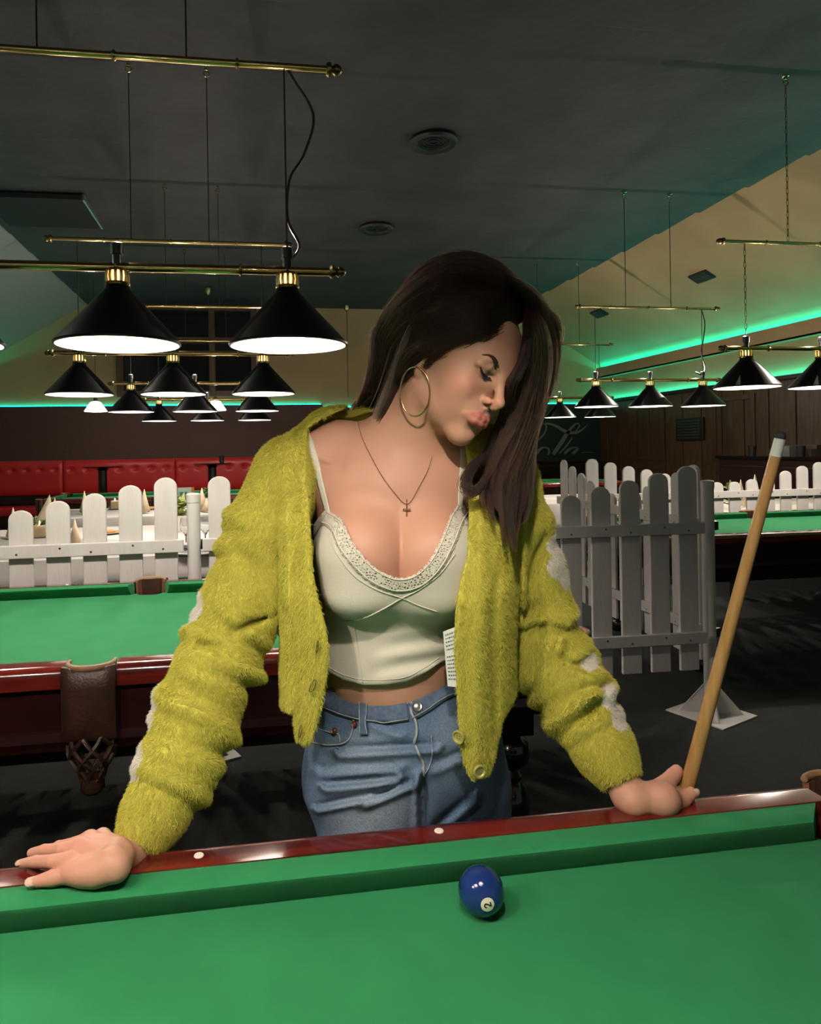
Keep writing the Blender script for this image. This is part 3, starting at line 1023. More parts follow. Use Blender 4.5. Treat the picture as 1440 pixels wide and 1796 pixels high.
def leafy_plant(label, px, py, v=None, R=0.07, H=0.20, pot=True, m=None, h=TH):
    q = at_h(px, py, h) if v is None else at_v(px, py, v)
    t = thing('potted_plant', label, 'plant', (q.x, q.y, h))
    if pot:
        MB().lathe([(0.0, 0.0), (0.042, 0.0), (0.055, 0.12), (0.050, 0.122), (0.040, 0.02), (0.0, 0.02)], 22).build('pot', M_pot, t, smooth=40)
    mb = MB()
    rr = random.Random(9)
    z0 = 0.10 if pot else 0.0
    for k in range(40):
        a = rr.uniform(0, 2 * PI)
        el = rr.uniform(0.15, 1.3)
        L = rr.uniform(0.05, 0.12) * R / 0.07
        c = Vector((0, 0, z0 + rr.uniform(0, H * .45)))
        d = Vector((math.cos(a) * math.cos(el), math.sin(a) * math.cos(el), math.sin(el)))
        s = d.cross(Vector((0, 0, 1))).normalized() * (0.020 * R / 0.07)
        p1 = c + d * L * .5
        p2 = c + d * L + Vector((0, 0, -0.01))
        up = s.cross(d).normalized() * 0.006
        mb.add([c, p1 + s, p2, p1 - s, p1 + up], [(0, 1, 4), (1, 2, 4), (2, 3, 4), (3, 0, 4)])
    o = mb.build('foliage', m or M_leaf, t, fixn=False)
    so = o.modifiers.new('thick', 'SOLIDIFY'); so.thickness = 0.0015


leafy_plant('small pale leafy plant in a white pot left of the round fence post', 318, 932, m=M_leaf_pale, H=0.26, R=0.085)
leafy_plant('small green plant behind the cone napkin right of the fence post', 366, 893, m=M_leaf)
leafy_plant('trailing leafy posy above the bright back fence beside the post', 1283, 872, v=5.62, m=M_leaf_pale, pot=False, H=0.42, R=0.10)


def plate(label, px, py, food=True):
    q = at_h(px, py, TH)
    t = thing('plate', label, 'plate', (q.x, q.y, TH), 0, 'plates on the dining tables')
    MB().lathe([(0.0, 0.001), (0.075, 0.001), (0.125, 0.014), (0.127, 0.016), (0.122, 0.017), (0.075, 0.006), (0.0, 0.005)], 36).build('dish', M_platew, t, smooth=40)
    f = MB()
    for k in range(5):
        a = k * 1.3
        f.lathe([(0, 0.006), (0.045, 0.006), (0.048, 0.012), (0.045, 0.018), (0.0, 0.019)], 18, o=(0.035 * math.cos(a), 0.035 * math.sin(a), 0.002 * k))
    f.build('food', M_orange, t, smooth=40)


plate('plate with orange slices on the front table between the third and fourth pickets', 188, 936)
plate('plate with orange food on the rear table by the cone napkin', 262, 893)

# two wine glasses on a dark tray by the left post
q = at_h(352, 968, TH)
t = thing('serving_tray', 'round dark grey tray with a white edge behind the left fence post', 'tray', (q.x, q.y, TH))
MB().lathe([(0.0, 0.0), (0.20, 0.0), (0.215, 0.022), (0.208, 0.022), (0.195, 0.006), (0.0, 0.006)], 40).build('disc', mat('tray_grey', (0.08, 0.08, 0.085), 0.5), t, smooth=40)
MB().torus((0, 0, 0.020), 0.212, 0.006, n=40, k=6).build('rim', M_platew, t, smooth=180)
for n, (px, py) in enumerate(((320, 962), (361, 960))):
    q2 = at_h(px, py, TH + 0.006)
    d = Vector((q2.x - q.x, q2.y - q.y, 0))
    if d.length > 0.14:
        d = d.normalized() * 0.14
    g = MB().lathe([(0.0, 0.0), (0.035, 0.001), (0.033, 0.003), (0.006, 0.010), (0.004, 0.075), (0.012, 0.088), (0.034, 0.115), (0.038, 0.15), (0.032, 0.19), (0.0305, 0.19), (0.036, 0.15), (0.032, 0.117), (0.0, 0.092)], 24)
    o = g.build('wine_glass', M_glass, None, loc=(q.x + d.x, q.y + d.y, TH + 0.0065), smooth=60)
    tag(o, ['clear stemmed glass on the dark tray left of the round post', 'clear stemmed glass on the dark tray right of the round post'][n], 'glass', 'stemmed glasses on the tray')

# standing menu card
q = at_v(326, 862, 8.85)
t = thing('menu_card', 'small white and orange menu card standing behind the left fence post', 'card', (q.x, q.y, 0.7815), 0.1)
z0 = q.z - 0.7815
MB().box((0, 0, z0 - 0.035), (0.20, 0.006, 0.17)).build('sheet', mat('card_white', (0.72, 0.68, 0.64), 0.6), t)
MB().box((0.085, -0.005, z0 - 0.02), (0.032, 0.004, 0.14)).build('orange_band', mat('card_orange', (0.75, 0.20, 0.05), 0.6), t)
MB().box((-0.03, -0.005, z0 - 0.04), (0.09, 0.004, 0.075)).build('picture', mat('card_teal', (0.12, 0.28, 0.30), 0.6), t)
MB().box((0, 0.0, 0.004), (0.10, 0.08, 0.008)).box((0, 0, (z0 - .12) / 2), (0.02, 0.01, max(0.02, z0 - .12))).build('foot', M_blackpl, t)

# ================================================================== red tufted bench
M_red = mat('red_leatherette', (0.50, 0.026, 0.028), 0.38, bump=0.05, bscale=60)
M_red_btn = mat('red_button', (0.20, 0.008, 0.008), 0.4)


def bench(label, u0, u1):
    t = thing('wall_bench', label, 'bench', (u0, VW - 0.10, 0), 0.0, 'red wall bench units')
    W = u1 - u0
    # tufted back: height field over a grid
    nu, nz = int(W / 0.022), 26
    zb, zt = 0.66, 1.235
    tz = 1.075
    nt_ = max(1, int(round(W / 0.245)))
    xs = [(i + 0.5) * W / nt_ for i in range(nt_)]
    vs, fs = [], []
    for j in range(nz + 1):
        z = zb + (zt - zb) * j / nz
        for i in range(nu + 1):
            x = W * i / nu
            e = min(x, W - x) / 0.05
            y = -0.085 - 0.05 * (1 - ((z - (zb + zt) / 2) / ((zt - zb) / 2)) ** 6)
            y += 0.03 * max(0, 1 - e) ** 2
            for xt in xs:
                d2 = ((x - xt) / 0.050) ** 2 + ((z - tz) / 0.034) ** 2
                if d2 < 9:
                    y += 0.050 * math.exp(-d2 * 1.1)
            vs.append((x, y, z))
    n = nu + 1
    for j in range(nz):
        for i in range(nu):
            fs.append((j * n + i, j * n + i + 1, (j + 1) * n + i + 1, (j + 1) * n + i))
    b = MB()
    b.add(vs, fs)
    b.box((W / 2, -0.045, (zb + zt) / 2), (W, 0.08, zt - zb - 0.004))
    bk = b.build('backrest', M_red, t, smooth=60)
    for xt in xs:
        MB().lathe([(0, 0.006), (0.010, 0.004), (0.014, 0.0)], 10, M=Matrix.Rotation(PI / 2, 3, 'X')).build('button', M_red_btn, bk, loc=(xt, -0.090, tz))
    MB().box((W / 2, -0.36, 0.43), (W - 0.01, 0.50, 0.14)).build('seat', M_red, t, bevel=0.03)
    MB().box((W / 2, -0.33, 0.18), (W - 0.02, 0.42, 0.36)).build('plinth', M_blackwood, t)
    MB().box((W / 2, -0.07, 0.58), (W, 0.06, 0.14)).build('back_panel', M_blackwood, t)


bench('red button-tufted wall bench at the left edge of the picture', -4.40, -3.05)
bench('red button-tufted wall bench behind the left round bar table', -3.04, -1.215)
bench('red button-tufted wall bench behind the bar table with the black cup', -1.205, 0.62)
bench('red button-tufted wall bench mostly hidden behind the green shoulder', 0.63, 1.33)

# round bar tables in front of the bench
for n, (px, py) in enumerate(((180, 819), (372, 813.5))):
    q = at_v(px, py, 10.4)
    t = thing('bar_table', ['round black pedestal bar table before the red bench at the left', 'round black pedestal bar table with a small black cup before the red bench'][n], 'table', (q.x, q.y, 0))
    h = q.z
    MB().lathe([(0.0, -0.03), (0.10, -0.028), (0.27, -0.006), (0.275, 0.0), (0.272, 0.006), (0.0, 0.008)], 40, o=(0, 0, h)).build('tabletop', M_blackwood, t, smooth=30)
    MB().lathe([(0.062, 0.03), (0.062, h - 0.05), (0.09, h - 0.028)], 22).build('pedestal', M_blackwood, t, smooth=40)
    MB().lathe([(0.0, 0.0), (0.27, 0.0), (0.27, 0.012), (0.08, 0.035), (0.0, 0.04)], 32).build('base', M_blackwood, t, smooth=30)
    if n == 1:
        o = MB().lathe([(0.0, 0.0), (0.033, 0.0), (0.036, 0.115), (0.032, 0.115), (0.029, 0.008), (0, 0.008)], 20).build('cup', M_blackpl, None, loc=(q.x + 0.14, q.y, h + 0.008), smooth=40)
        tag(o, 'small black cup on the right round bar table', 'cup')

# ================================================================== sign on the back wall
a, b = at_v(872, 705, VW - 0.12), at_v(1061, 803, VW - 0.12)
t = thing('wall_sign', 'dark green wall sign with pale script lettering beside the hair', 'sign', ((a.x + b.x) / 2, VW - 0.12, 0))
SW = b.x - a.x + 1.1
SX = -0.55 - 0.0
MB().box((SX, 0.02, 1.53), (SW, 0.03, 1.10)).build('board', mat('sign_green_black', (0.008, 0.022, 0.018), 0.35), t, bevel=0.004)
M_script = mat('sign_pale_script', (0.13, 0.145, 0.13), 0.6)


def sgn(px, py):
    q = at_v(px, py, VW - 0.14)
    return Vector((q.x - (a.x + b.x) / 2, -0.020, q.z))


def stroke(pts, ws):
    """flat calligraphic stroke with varying width, slightly raised"""
    c = catmull([tuple(sgn(*p)) for p in pts], 40)
    w = np.interp(np.linspace(0, 1, 40), np.linspace(0, 1, len(ws)), ws)
    mb = MB()
    rings = []
    for i in range(40):
        tg = c[min(i + 1, 39)] - c[max(i - 1, 0)]
        tg /= max(1e-6, np.linalg.norm(tg))
        nn = np.array([-tg[2], 0, tg[0]])
        rings.append([tuple(c[i] + nn * w[i] * .5 + np.array([0, dy, 0])) for dy in (0.004, -0.004)] + [tuple(c[i] - nn * w[i] * .5 + np.array([0, dy, 0])) for dy in (-0.004, 0.004)])
    mb.loft(rings)
    mb.build('letter_stroke', M_script, t)


stroke([(933, 752), (945, 744), (960, 743), (975, 747), (988, 755), (1000, 759), (1013, 758), (1023, 752), (1031, 744)], [.01, .03, .03, .05, .06, .06, .05, .03, .005])
stroke([(945, 744), (957, 745), (956, 757), (948, 768), (938, 775), (936, 768), (941, 757), (950, 747)], [.02, .03, .03, .03, .03, .025, .02, .015])
stroke([(1014, 743), (1009, 744), (1001, 752), (992, 764), (984, 777), (975, 790), (970, 797)], [.02, .03, .05, .07, .08, .08, .06])
stroke([(1014, 743), (1016, 747), (1010, 756)], [.02, .03, .02])
stroke([(1004, 767), (998, 776), (990, 786), (981, 795)], [.012, .03, .03, .03])
stroke([(941, 796), (946, 789), (953, 785), (960, 786), (963, 792), (961, 798)], [.05, .05, .03, .03, .04, .03])
stroke([(920, 798), (924, 789), (930, 786), (934, 792), (932, 799)], [.05, .05, .03, .04, .03])
stroke([(990, 796), (997, 789), (1005, 785), (1014, 785)], [.05, .05, .03, .02])
stroke([(1014, 785), (1010, 791), (1004, 796)], [.05, .05, .05])
stroke([(1020, 794), (1030, 793), (1043, 794)], [.012, .012, .008])
stroke([(860, 745), (885, 738), (905, 742), (895, 760), (878, 785), (886, 797), (905, 795)], [.02, .05, .05, .06, .07, .05, .02])

# dark sideboard under the sign
a2, b2 = at_v(925, 800, VW - 0.5), at_v(1074, 835, VW - 0.5)
t = thing('sideboard', 'long dark sideboard below the script sign', 'sideboard', ((a2.x + b2.x) / 2 - 0.75, VW - 0.42, 0))
SWD = b2.x - a2.x + 0.8
MB().box((0, 0, 0.54), (SWD, 0.5, 1.0)).build('body', M_blackwood, t, bevel=0.005)
MB().box((0, 0, 1.06), (SWD + 0.06, 0.55, 0.04)).build('top', M_mahog_dk, t, bevel=0.005)
for k in range(3):
    MB().box((-SWD / 3 + k * SWD / 3, -0.258, 0.54), (SWD / 3 - 0.04, 0.016, 0.9)).build('door', M_blackwood, t, bevel=0.004)

# ================================================================== things along the right wall
a, b = at_u(1187, 735, UW - 0.12), at_u(1235, 772, UW - 0.12)
t = thing('wall_plaque', 'dark slatted wall plaque on the wood panelling above the right fence', 'plaque', (UW - 0.125, (a.y + b.y) / 2, (a.z + b.z) / 2))
w, h = abs(a.y - b.y), abs(a.z - b.z)
MB().box((0, 0, 0), (0.03, w, h)).build('board', mat('plaque_black', (0.010, 0.009, 0.009), 0.35), t, bevel=0.004)
s = MB()
for k in range(7):
    s.box((-0.018, 0.0, -h * .38 + k * h * .125), (0.008, w * .82, h * .05))
s.build('lines', mat('plaque_grey', (0.035, 0.032, 0.030), 0.4), t)

CT = 1.185
t = thing('counter', 'long dark counter along the right wall with boxes and cups on top', 'counter', (UW - 0.38, 6.6, 0))
MB().box((0, 0, CT / 2 - 0.02), (0.46, 3.3, CT - 0.04)).build('body', M_mahog_dk, t, bevel=0.005)
MB().box((0, 0, CT - 0.02), (0.52, 3.36, 0.04)).build('top', M_blackwood, t, bevel=0.004)
for k in range(4):
    MB().box((-0.236, -1.2 + k * 0.8, 0.56), (0.018, 0.74, 1.0)).build('door', M_mahog_dk, t, bevel=0.004)
M_card = mat('carton', (0.10, 0.070, 0.050), 0.7, noise=0.3, nscale=12)
M_card2 = mat('pale_carton', (0.13, 0.13, 0.125), 0.6)
M_cupd = mat('dark_beaker', (0.02, 0.02, 0.022), 0.25)


def on_counter(px, py):
    q = at_u(px, py, UW - 0.40)
    return q.y


y1 = on_counter(1396, 800)
for lab, dy, d, dz, rz, m in (('brown carton at the bottom of the little stack on the counter', 0.0, (0.26, 0.62, 0.08), 0, 0.02, M_card),
                              ('pale small box in front of the cartons on the counter', -0.02, (0.10, 0.24, 0.12), 0, 0.0, M_card2),
                              ('thin brown box on top of the carton stack on the counter', -0.1, (0.22, 0.45, 0.05), 0.08, 0.15, M_card)):
    x = UW - 0.36 if dz or d[0] > 0.2 else UW - 0.56
    tag(MB().box((0, 0, d[2] / 2), d).build('box', m, None, loc=(x, y1 + dy, CT + dz), rz=rz, bevel=0.003), lab, 'box')
for lab, px in (('dark beaker left of the boxes on the counter', 1341), ('dark beaker in front of the boxes at the right end', 1428)):
    yy = on_counter(px, 800)
    for k in range(1):
        o = MB().lathe([(0, 0), (0.040, 0), (0.046, 0.125), (0.041, 0.125), (0.036, 0.008), (0, 0.008)], 18).build('beaker', M_cupd, None, loc=(UW - 0.565, yy, CT), smooth=40)
        tag(o, lab, 'cup')
# ================================================================== distance-field modelling (for the figure and her clothes)
class Field:
    """ordered list of soft shapes, each blended into the ones before it"""
    def __init__(s):
        s.p = []

    def put(s, op, fn, c, r, k):
        s.p.append((op, fn, np.array(c, float), float(r), float(k)))
        return s

    def ball(s, c, r, k=0.01, op='+'):
        c = np.array(c, float)
        return s.put(op, lambda q: np.sqrt(((q - c) ** 2).sum(1)) - r, c, r, k)

    def cone(s, a, b, ra, rb, k=0.01, op='+'):
        a, b = np.array(a, float), np.array(b, float)
        ab = b - a
        L2 = max(1e-12, ab @ ab)

        def fn(q):
            t = np.clip(((q - a) @ ab) / L2, 0, 1)
            d = q - a - t[:, None] * ab
            return np.sqrt((d ** 2).sum(1)) - (ra + (rb - ra) * t)
        return s.put(op, fn, (a + b) / 2, np.sqrt(L2) / 2 + max(ra, rb), k)

    def chain(s, pts, rs, k=0.01, op='+', kj=0.004):
        for i in range(len(pts) - 1):
            s.cone(pts[i], pts[i + 1], rs[i], rs[i + 1], k if i == 0 else kj, op)
        return s

    def ell(s, c, r, k=0.01, op='+', M=None):
        c, r = np.array(c, float), np.array(r, float)
        Mi = None if M is None else np.array(M, float)      # columns are the ellipsoid's axes

        def fn(q):
            d = q - c
            if Mi is not None:
                d = d @ Mi
            e = d / r
            k0 = np.sqrt((e ** 2).sum(1))
            k1 = np.sqrt(((e / r) ** 2).sum(1)) + 1e-9
            return k0 * (k0 - 1.0) / k1
        return s.put(op, fn, c, r.max(), k)

    def custom(s, fn, c, r, k=0.01, op='+'):
        return s.put(op, fn, c, r, k)

    def merge(s, other):
        s.p += other.p
        return s

    def __call__(s, q, cull=None):
        d = np.full(len(q), 1.0)
        for op, fn, c, r, k in s.p:
            if cull is not None and op != '^':
                if np.linalg.norm(cull[0] - c) > cull[1] + r + k + 0.03:
                    continue
            e = fn(q)
            if op == '+':
                h = np.maximum(k - np.abs(d - e), 0.0) / max(k, 1e-9)
                d = np.minimum(d, e) - h * h * k * 0.25
            elif op == '-':
                e = -e
                h = np.maximum(k - np.abs(d - e), 0.0) / max(k, 1e-9)
                d = np.maximum(d, e) + h * h * k * 0.25
            elif op == '^':                                  # intersect
                h = np.maximum(k - np.abs(d - e), 0.0) / max(k, 1e-9)
                d = np.maximum(d, e) + h * h * k * 0.25
            elif op == 'd':                                  # displace
                d = d + e
        return d


def near_field(F, q, block=0.05):
    """evaluate a field on scattered points, culling shapes cell by cell"""
    out = np.empty(len(q))
    key = np.floor(q / block).astype(np.int64)
    kk = key[:, 0] * 73856093 ^ key[:, 1] * 19349663 ^ key[:, 2] * 83492791
    order = np.argsort(kk, kind='stable')
    ks = kk[order]
    cuts = np.flatnonzero(np.diff(ks)) + 1
    for idx in np.split(order, cuts):
        pts = q[idx]
        c = pts.mean(0)
        r = np.sqrt(((pts - c) ** 2).sum(1)).max() + 1e-6
        out[idx] = F(pts, (c, r))
    return out


def grad(F, q, e=0.0006):
    g = np.empty_like(q)
    for i in range(3):
        o = np.zeros(3); o[i] = e
        g[:, i] = (near_field(F, q + o) - near_field(F, q - o)) / (2 * e)
    return g


def mesh_field(F, lo, hi, h, B=14, project=1):
    """surface nets over a bounding box; returns vertices and quads"""
    lo = np.array(lo, float)
    n = np.ceil((np.array(hi, float) - lo) / h).astype(int) + 1
    D = np.full(tuple(n), 1.0, np.float32)
    ax = [lo[i] + h * np.arange(n[i]) for i in range(3)]
    for i0 in range(0, n[0], B):
        for j0 in range(0, n[1], B):
            for k0 in range(0, n[2], B):
                xs, ys, zs = ax[0][i0:i0 + B], ax[1][j0:j0 + B], ax[2][k0:k0 + B]
                c = np.array([(xs[0] + xs[-1]) / 2, (ys[0] + ys[-1]) / 2, (zs[0] + zs[-1]) / 2])
                r = h * B * 0.8661
                if F(c[None], (c, r))[0] > r * 1.6 + 0.02:
                    continue
                g = np.stack(np.meshgrid(xs, ys, zs, indexing='ij'), -1).reshape(-1, 3)
                D[i0:i0 + B, j0:j0 + B, k0:k0 + B] = F(g, (c, r)).reshape(len(xs), len(ys), len(zs))
    S = D < 0
    c8 = np.zeros(tuple(n - 1), np.uint8)
    for a in (0, 1):
        for b in (0, 1):
            for c in (0, 1):
                c8 += S[a:n[0] - 1 + a, b:n[1] - 1 + b, c:n[2] - 1 + c]
    cells = np.argwhere((c8 > 0) & (c8 < 8))
    idx = np.full(tuple(n - 1), -1, np.int32)
    idx[tuple(cells.T)] = np.arange(len(cells))
    acc = np.zeros((len(cells), 3)); cnt = np.zeros(len(cells))
    cor = [(a, b, c) for a in (0, 1) for b in (0, 1) for c in (0, 1)]
    val = {q: D[cells[:, 0] + q[0], cells[:, 1] + q[1], cells[:, 2] + q[2]].astype(float) for q in cor}
    for q in cor:
        for axn in range(3):
            if q[axn] == 0:
                q2 = list(q); q2[axn] = 1; q2 = tuple(q2)
                a, b = val[q], val[q2]
                m = (a < 0) != (b < 0)
                t = np.where(m, a / np.where(m, a - b, 1), 0)
                p = np.array(q, float)[None] + np.zeros((len(cells), 3))
                p[:, axn] += t
                acc[m] += p[m]; cnt[m] += 1
    V = lo + h * (cells + acc / cnt[:, None])
    quads = []
    for axn in range(3):
        o1, o2 = [(1, 2), (2, 0), (0, 1)][axn]
        s0 = [slice(0, n[i] - 1) for i in range(3)]
        A = S[tuple(slice(0, n[i] - 1) for i in range(3))]
        sh = [slice(0, n[i] - 1) for i in range(3)]
        sh[axn] = slice(1, n[axn])
        Bv = S[tuple(sh)]
        e = np.argwhere(A != Bv)
        e = e[(e[:, o1] > 0) & (e[:, o2] > 0)]
        d1 = np.zeros(3, int); d1[o1] = 1
        d2 = np.zeros(3, int); d2[o2] = 1
        q = np.stack([idx[tuple((e - d1 - d2).T)], idx[tuple((e - d2).T)], idx[tuple(e.T)], idx[tuple((e - d1).T)]], 1)
        flip = ~A[tuple(e.T)]
        q[flip] = q[flip][:, ::-1]
        quads.append(q)
    Q = np.vstack(quads)
    Q = Q[(Q >= 0).all(1)]
    for _ in range(project):
        d = near_field(F, V)
        g = grad(F, V)
        gl = (g ** 2).sum(1) + 1e-6
        st = (np.clip(d, -h, h) / np.maximum(gl, 0.2))[:, None] * g
        V = V - np.clip(st, -h * .8, h * .8)
    return V, Q


def np_mesh(name, V, Q, m, parent=None, smooth=True, colors=None):
    me = bpy.data.meshes.new(name)
    me.vertices.add(len(V))
    me.vertices.foreach_set('co', np.ascontiguousarray(V, np.float32).ravel())
    k = Q.shape[1]
    me.loops.add(len(Q) * k)
    me.loops.foreach_set('vertex_index', np.ascontiguousarray(Q, np.int32).ravel())
    me.polygons.add(len(Q))
    me.polygons.foreach_set('loop_start', np.arange(0, len(Q) * k, k, dtype=np.int32))
    me.polygons.foreach_set('loop_total', np.full(len(Q), k, np.int32))
    me.update(calc_edges=True)
    if smooth:
        me.polygons.foreach_set('use_smooth', np.ones(len(Q), bool))
    if colors is not None:
        at = me.color_attributes.new('pigment', 'FLOAT_COLOR', 'POINT')
        c = np.ones((len(V), 4), np.float32)
        c[:, :3] = colors
        at.data.foreach_set('color', c.ravel())
    me.materials.append(m)
    o = bpy.data.objects.new(name, me)
    COL.objects.link(o)
    if parent is not None:
        o.parent = parent
    return o


def strands(name, pts, rad, m, parent, colors=None):
    """pts (N,K,3) strand points, rad (N,K) radii -> one hair-curves object"""
    N, K = pts.shape[:2]
    hc = bpy.data.hair_curves.new(name)
    hc.add_curves([K] * N)
    hc.position_data.foreach_set('vector', np.ascontiguousarray(pts, np.float32).ravel())
    ra = hc.attributes.get('radius') or hc.attributes.new('radius', 'FLOAT', 'POINT')
    ra.data.foreach_set('value', np.ascontiguousarray(rad, np.float32).ravel())
    if colors is not None:
        ca = hc.attributes.new('tint', 'FLOAT_COLOR', 'CURVE')
        c = np.ones((N, 4), np.float32); c[:, :3] = colors
        ca.data.foreach_set('color', c.ravel())
    hc.materials.append(m)
    o = bpy.data.objects.new(name, hc)
    COL.objects.link(o)
    o.parent = parent
    return o


def attr_mat(name, attr, rough=0.5, sss=0.0, spec=0.5, sheen=0.0, bump=0.0, bscale=300.0, back=0.0, noise=0.0, nscale=60):
    m = mat(name, (0.5, 0.5, 0.5), rough, sss=sss, spec=spec, sheen=sheen, bump=bump, bscale=bscale)
    nt = m.node_tree
    a = nt.nodes.new('ShaderNodeAttribute')
    a.attribute_name = attr
    nt.links.new(a.outputs['Color'], nt.nodes['Principled BSDF'].inputs['Base Color'])
    return m


def interp(x, pts):
    a = np.array(pts, float)
    return np.interp(x, a[:, 0], a[:, 1])


def to_px(q):
    """picture coordinates of camera-frame points"""
    s = FPX / np.maximum(q[:, 1], 0.05)
    x = q[:, 0] * s
    y = (EYE - q[:, 2]) * s
    return CX + x + ROLL * y, CY + y - ROLL * x


def hit(F, px, py, z0=0.7, z1=1.6, lift=0.0):
    """first surface of a field along the line of sight; returns point, normal or None"""
    a, b = ray(px, py)
    d = np.array([a, 1.0, -b]); L = np.linalg.norm(d); d /= L
    o = np.array([0, 0, EYE])
    t = z0 * L
    for _ in range(160):
        p = o + d * t
        v = F(p[None])[0]
        if v < 0.0004:
            break
        t += max(v * 0.7, 0.0003)
        if t > z1 * L:
            return None, None
    g = np.array([(F((p + e)[None]) - F((p - e)[None]))[0] for e in np.eye(3) * 0.0008])
    g /= np.linalg.norm(g) + 1e-9
    return p + g * lift, g
# ================================================================== the person
BASE = np.array([0.10, 1.13, 0.0])               # between her feet, in the camera's frame
person = thing('person', 'young woman in a fuzzy yellow-green cardigan leaning with both hands on the table rail', 'person', room(BASE), -PSI)


def V3(px, py, z):
    return np.array(P(px, py, z))


def PH(px, py, h):
    a, b = ray(px, py)
    z = (EYE - h) / b
    return np.array((a * z, z, h))


# ---- head frame (x to the front of the face, y to her left, z up)
HS_ = 0.95
HM = np.array([[0.49094858, 0.72545199, 0.48237838], [-0.78029517, 0.61241171, -0.12685163], [-0.38743894, -0.31411989, 0.86672935]])
HT = np.array([0.16556126, 1.08313142, 1.47440041])


def hd(x, y, z):
    return HT + HS_ * (HM @ np.array((x, y, z), float))


def to_head(q):
    return ((q - HT) @ HM) / HS_


def face_field(F):
    S = HS_

    def B(c, r, k=0.01, op='+'):
        F.ball(hd(*c), r * S, k * S, op)

    def E(c, r, k=0.01, op='+', rot=None):
        M = HM if rot is None else HM @ rot
        F.ell(hd(*c), np.array(r) * S, k * S, op, M=M)

    def C(a, b, ra, rb, k=0.01, op='+'):
        F.cone(hd(*a), hd(*b), ra * S, rb * S, k * S, op)

    E((-.012, 0, .048), (.096, .074, .086), .02)
    E((.026, 0, .060), (.060, .059, .055), .03)
    E((.030, 0, .004), (.054, .053, .073), .03)
    E((.026, 0, -.040), (.047, .039, .035), .03)
    for s in (-1, 1):
        C((.004, s * .047, -.038), (.067, s * .007, -.073), .0125, .0105, .025)
        E((.058, s * .041, -.004), (.024, .018, .020), .025)
        E((.048, s * .030, -.028), (.026, .015, .022), .03)
    E((.0755, 0, -.072), (.016, .0145, .0135), .020)
    E((.0765, 0, -.036), (.0205, .026, .025), .020)
    C((.078, -.034, .043), (.083, -.010, .040), .010, .010, .018)
    C((.078, .034, .043), (.083, .010, .040), .010, .010, .018)
    for s in (-1, 1):
        E((.094, s * .030, .029), (.017, .016, .010), .014, '-')
        B((.0725, s * .0305, .0300), .0128, .004)
        # upper lid fold
        C((.078, s * .046, .0345), (.086, s * .030, .0375), .0028, .0030, .006)
        C((.086, s * .030, .0375), (.087, s * .019, .0335), .0030, .0022, .006)
    # nose
    C((.086, 0, .040), (.1085, 0, .000), .0062, .0078, .010)
    B((.1125, 0, -.0040), .0082, .007)
    for s in (-1, 1):
        E((.0965, s * .0108, -.0080), (.0100, .0048, .0060), .005)
    C((.110, 0, -.0115), (.097, 0, -.0180), .0046, .0045, .006)
    for s in (-1, 1):
        E((.1005, s * .0068, -.0160), (.0050, .0032, .0032), .003, '-')
    # philtrum
    C((.1010, 0, -.019), (.1005, 0, -.028), .0022, .0026, .006, '-')
    # lips
    for s in (-1, 1):
        C((.0985, 0, -.0362), (.0955, s * .0105, -.0362), .0042, .0046, .005)
        C((.0955, s * .0105, -.0362), (.0840, s * .0270, -.0405), .0046, .0028, .006)
        C((.0958, 0, -.0458), (.0932, s * .0100, -.0452), .0076, .0070, .005)
        C((.0932, s * .0100, -.0452), (.0820, s * .0260, -.0412), .0072, .0028, .006)
        C((.1040, 0, -.0402), (.0990, s * .0115, -.0398), .0006, .0006, .002, '-')
        C((.0990, s * .0115, -.0398), (.0868, s * .0245, -.0402), .0006, .0004, .002, '-')
    E((.0985, 0, -.0580), (.009, .018, .0055), .012, '-')
    # ears
    for s in (-1, 1):
        ca, sa = math.cos(s * .35), math.sin(s * .35)
        rot = np.array([[ca, -sa, 0], [sa, ca, 0], [0, 0, 1]])
        E((-.012, s * .0745, .010), (.017, .0075, .029), .008, rot=rot)
        E((-.010, s * .0830, .012), (.010, .0050, .018), .005, '-', rot=rot)
        B((-.004, s * .0720, -.018), .0068, .008)


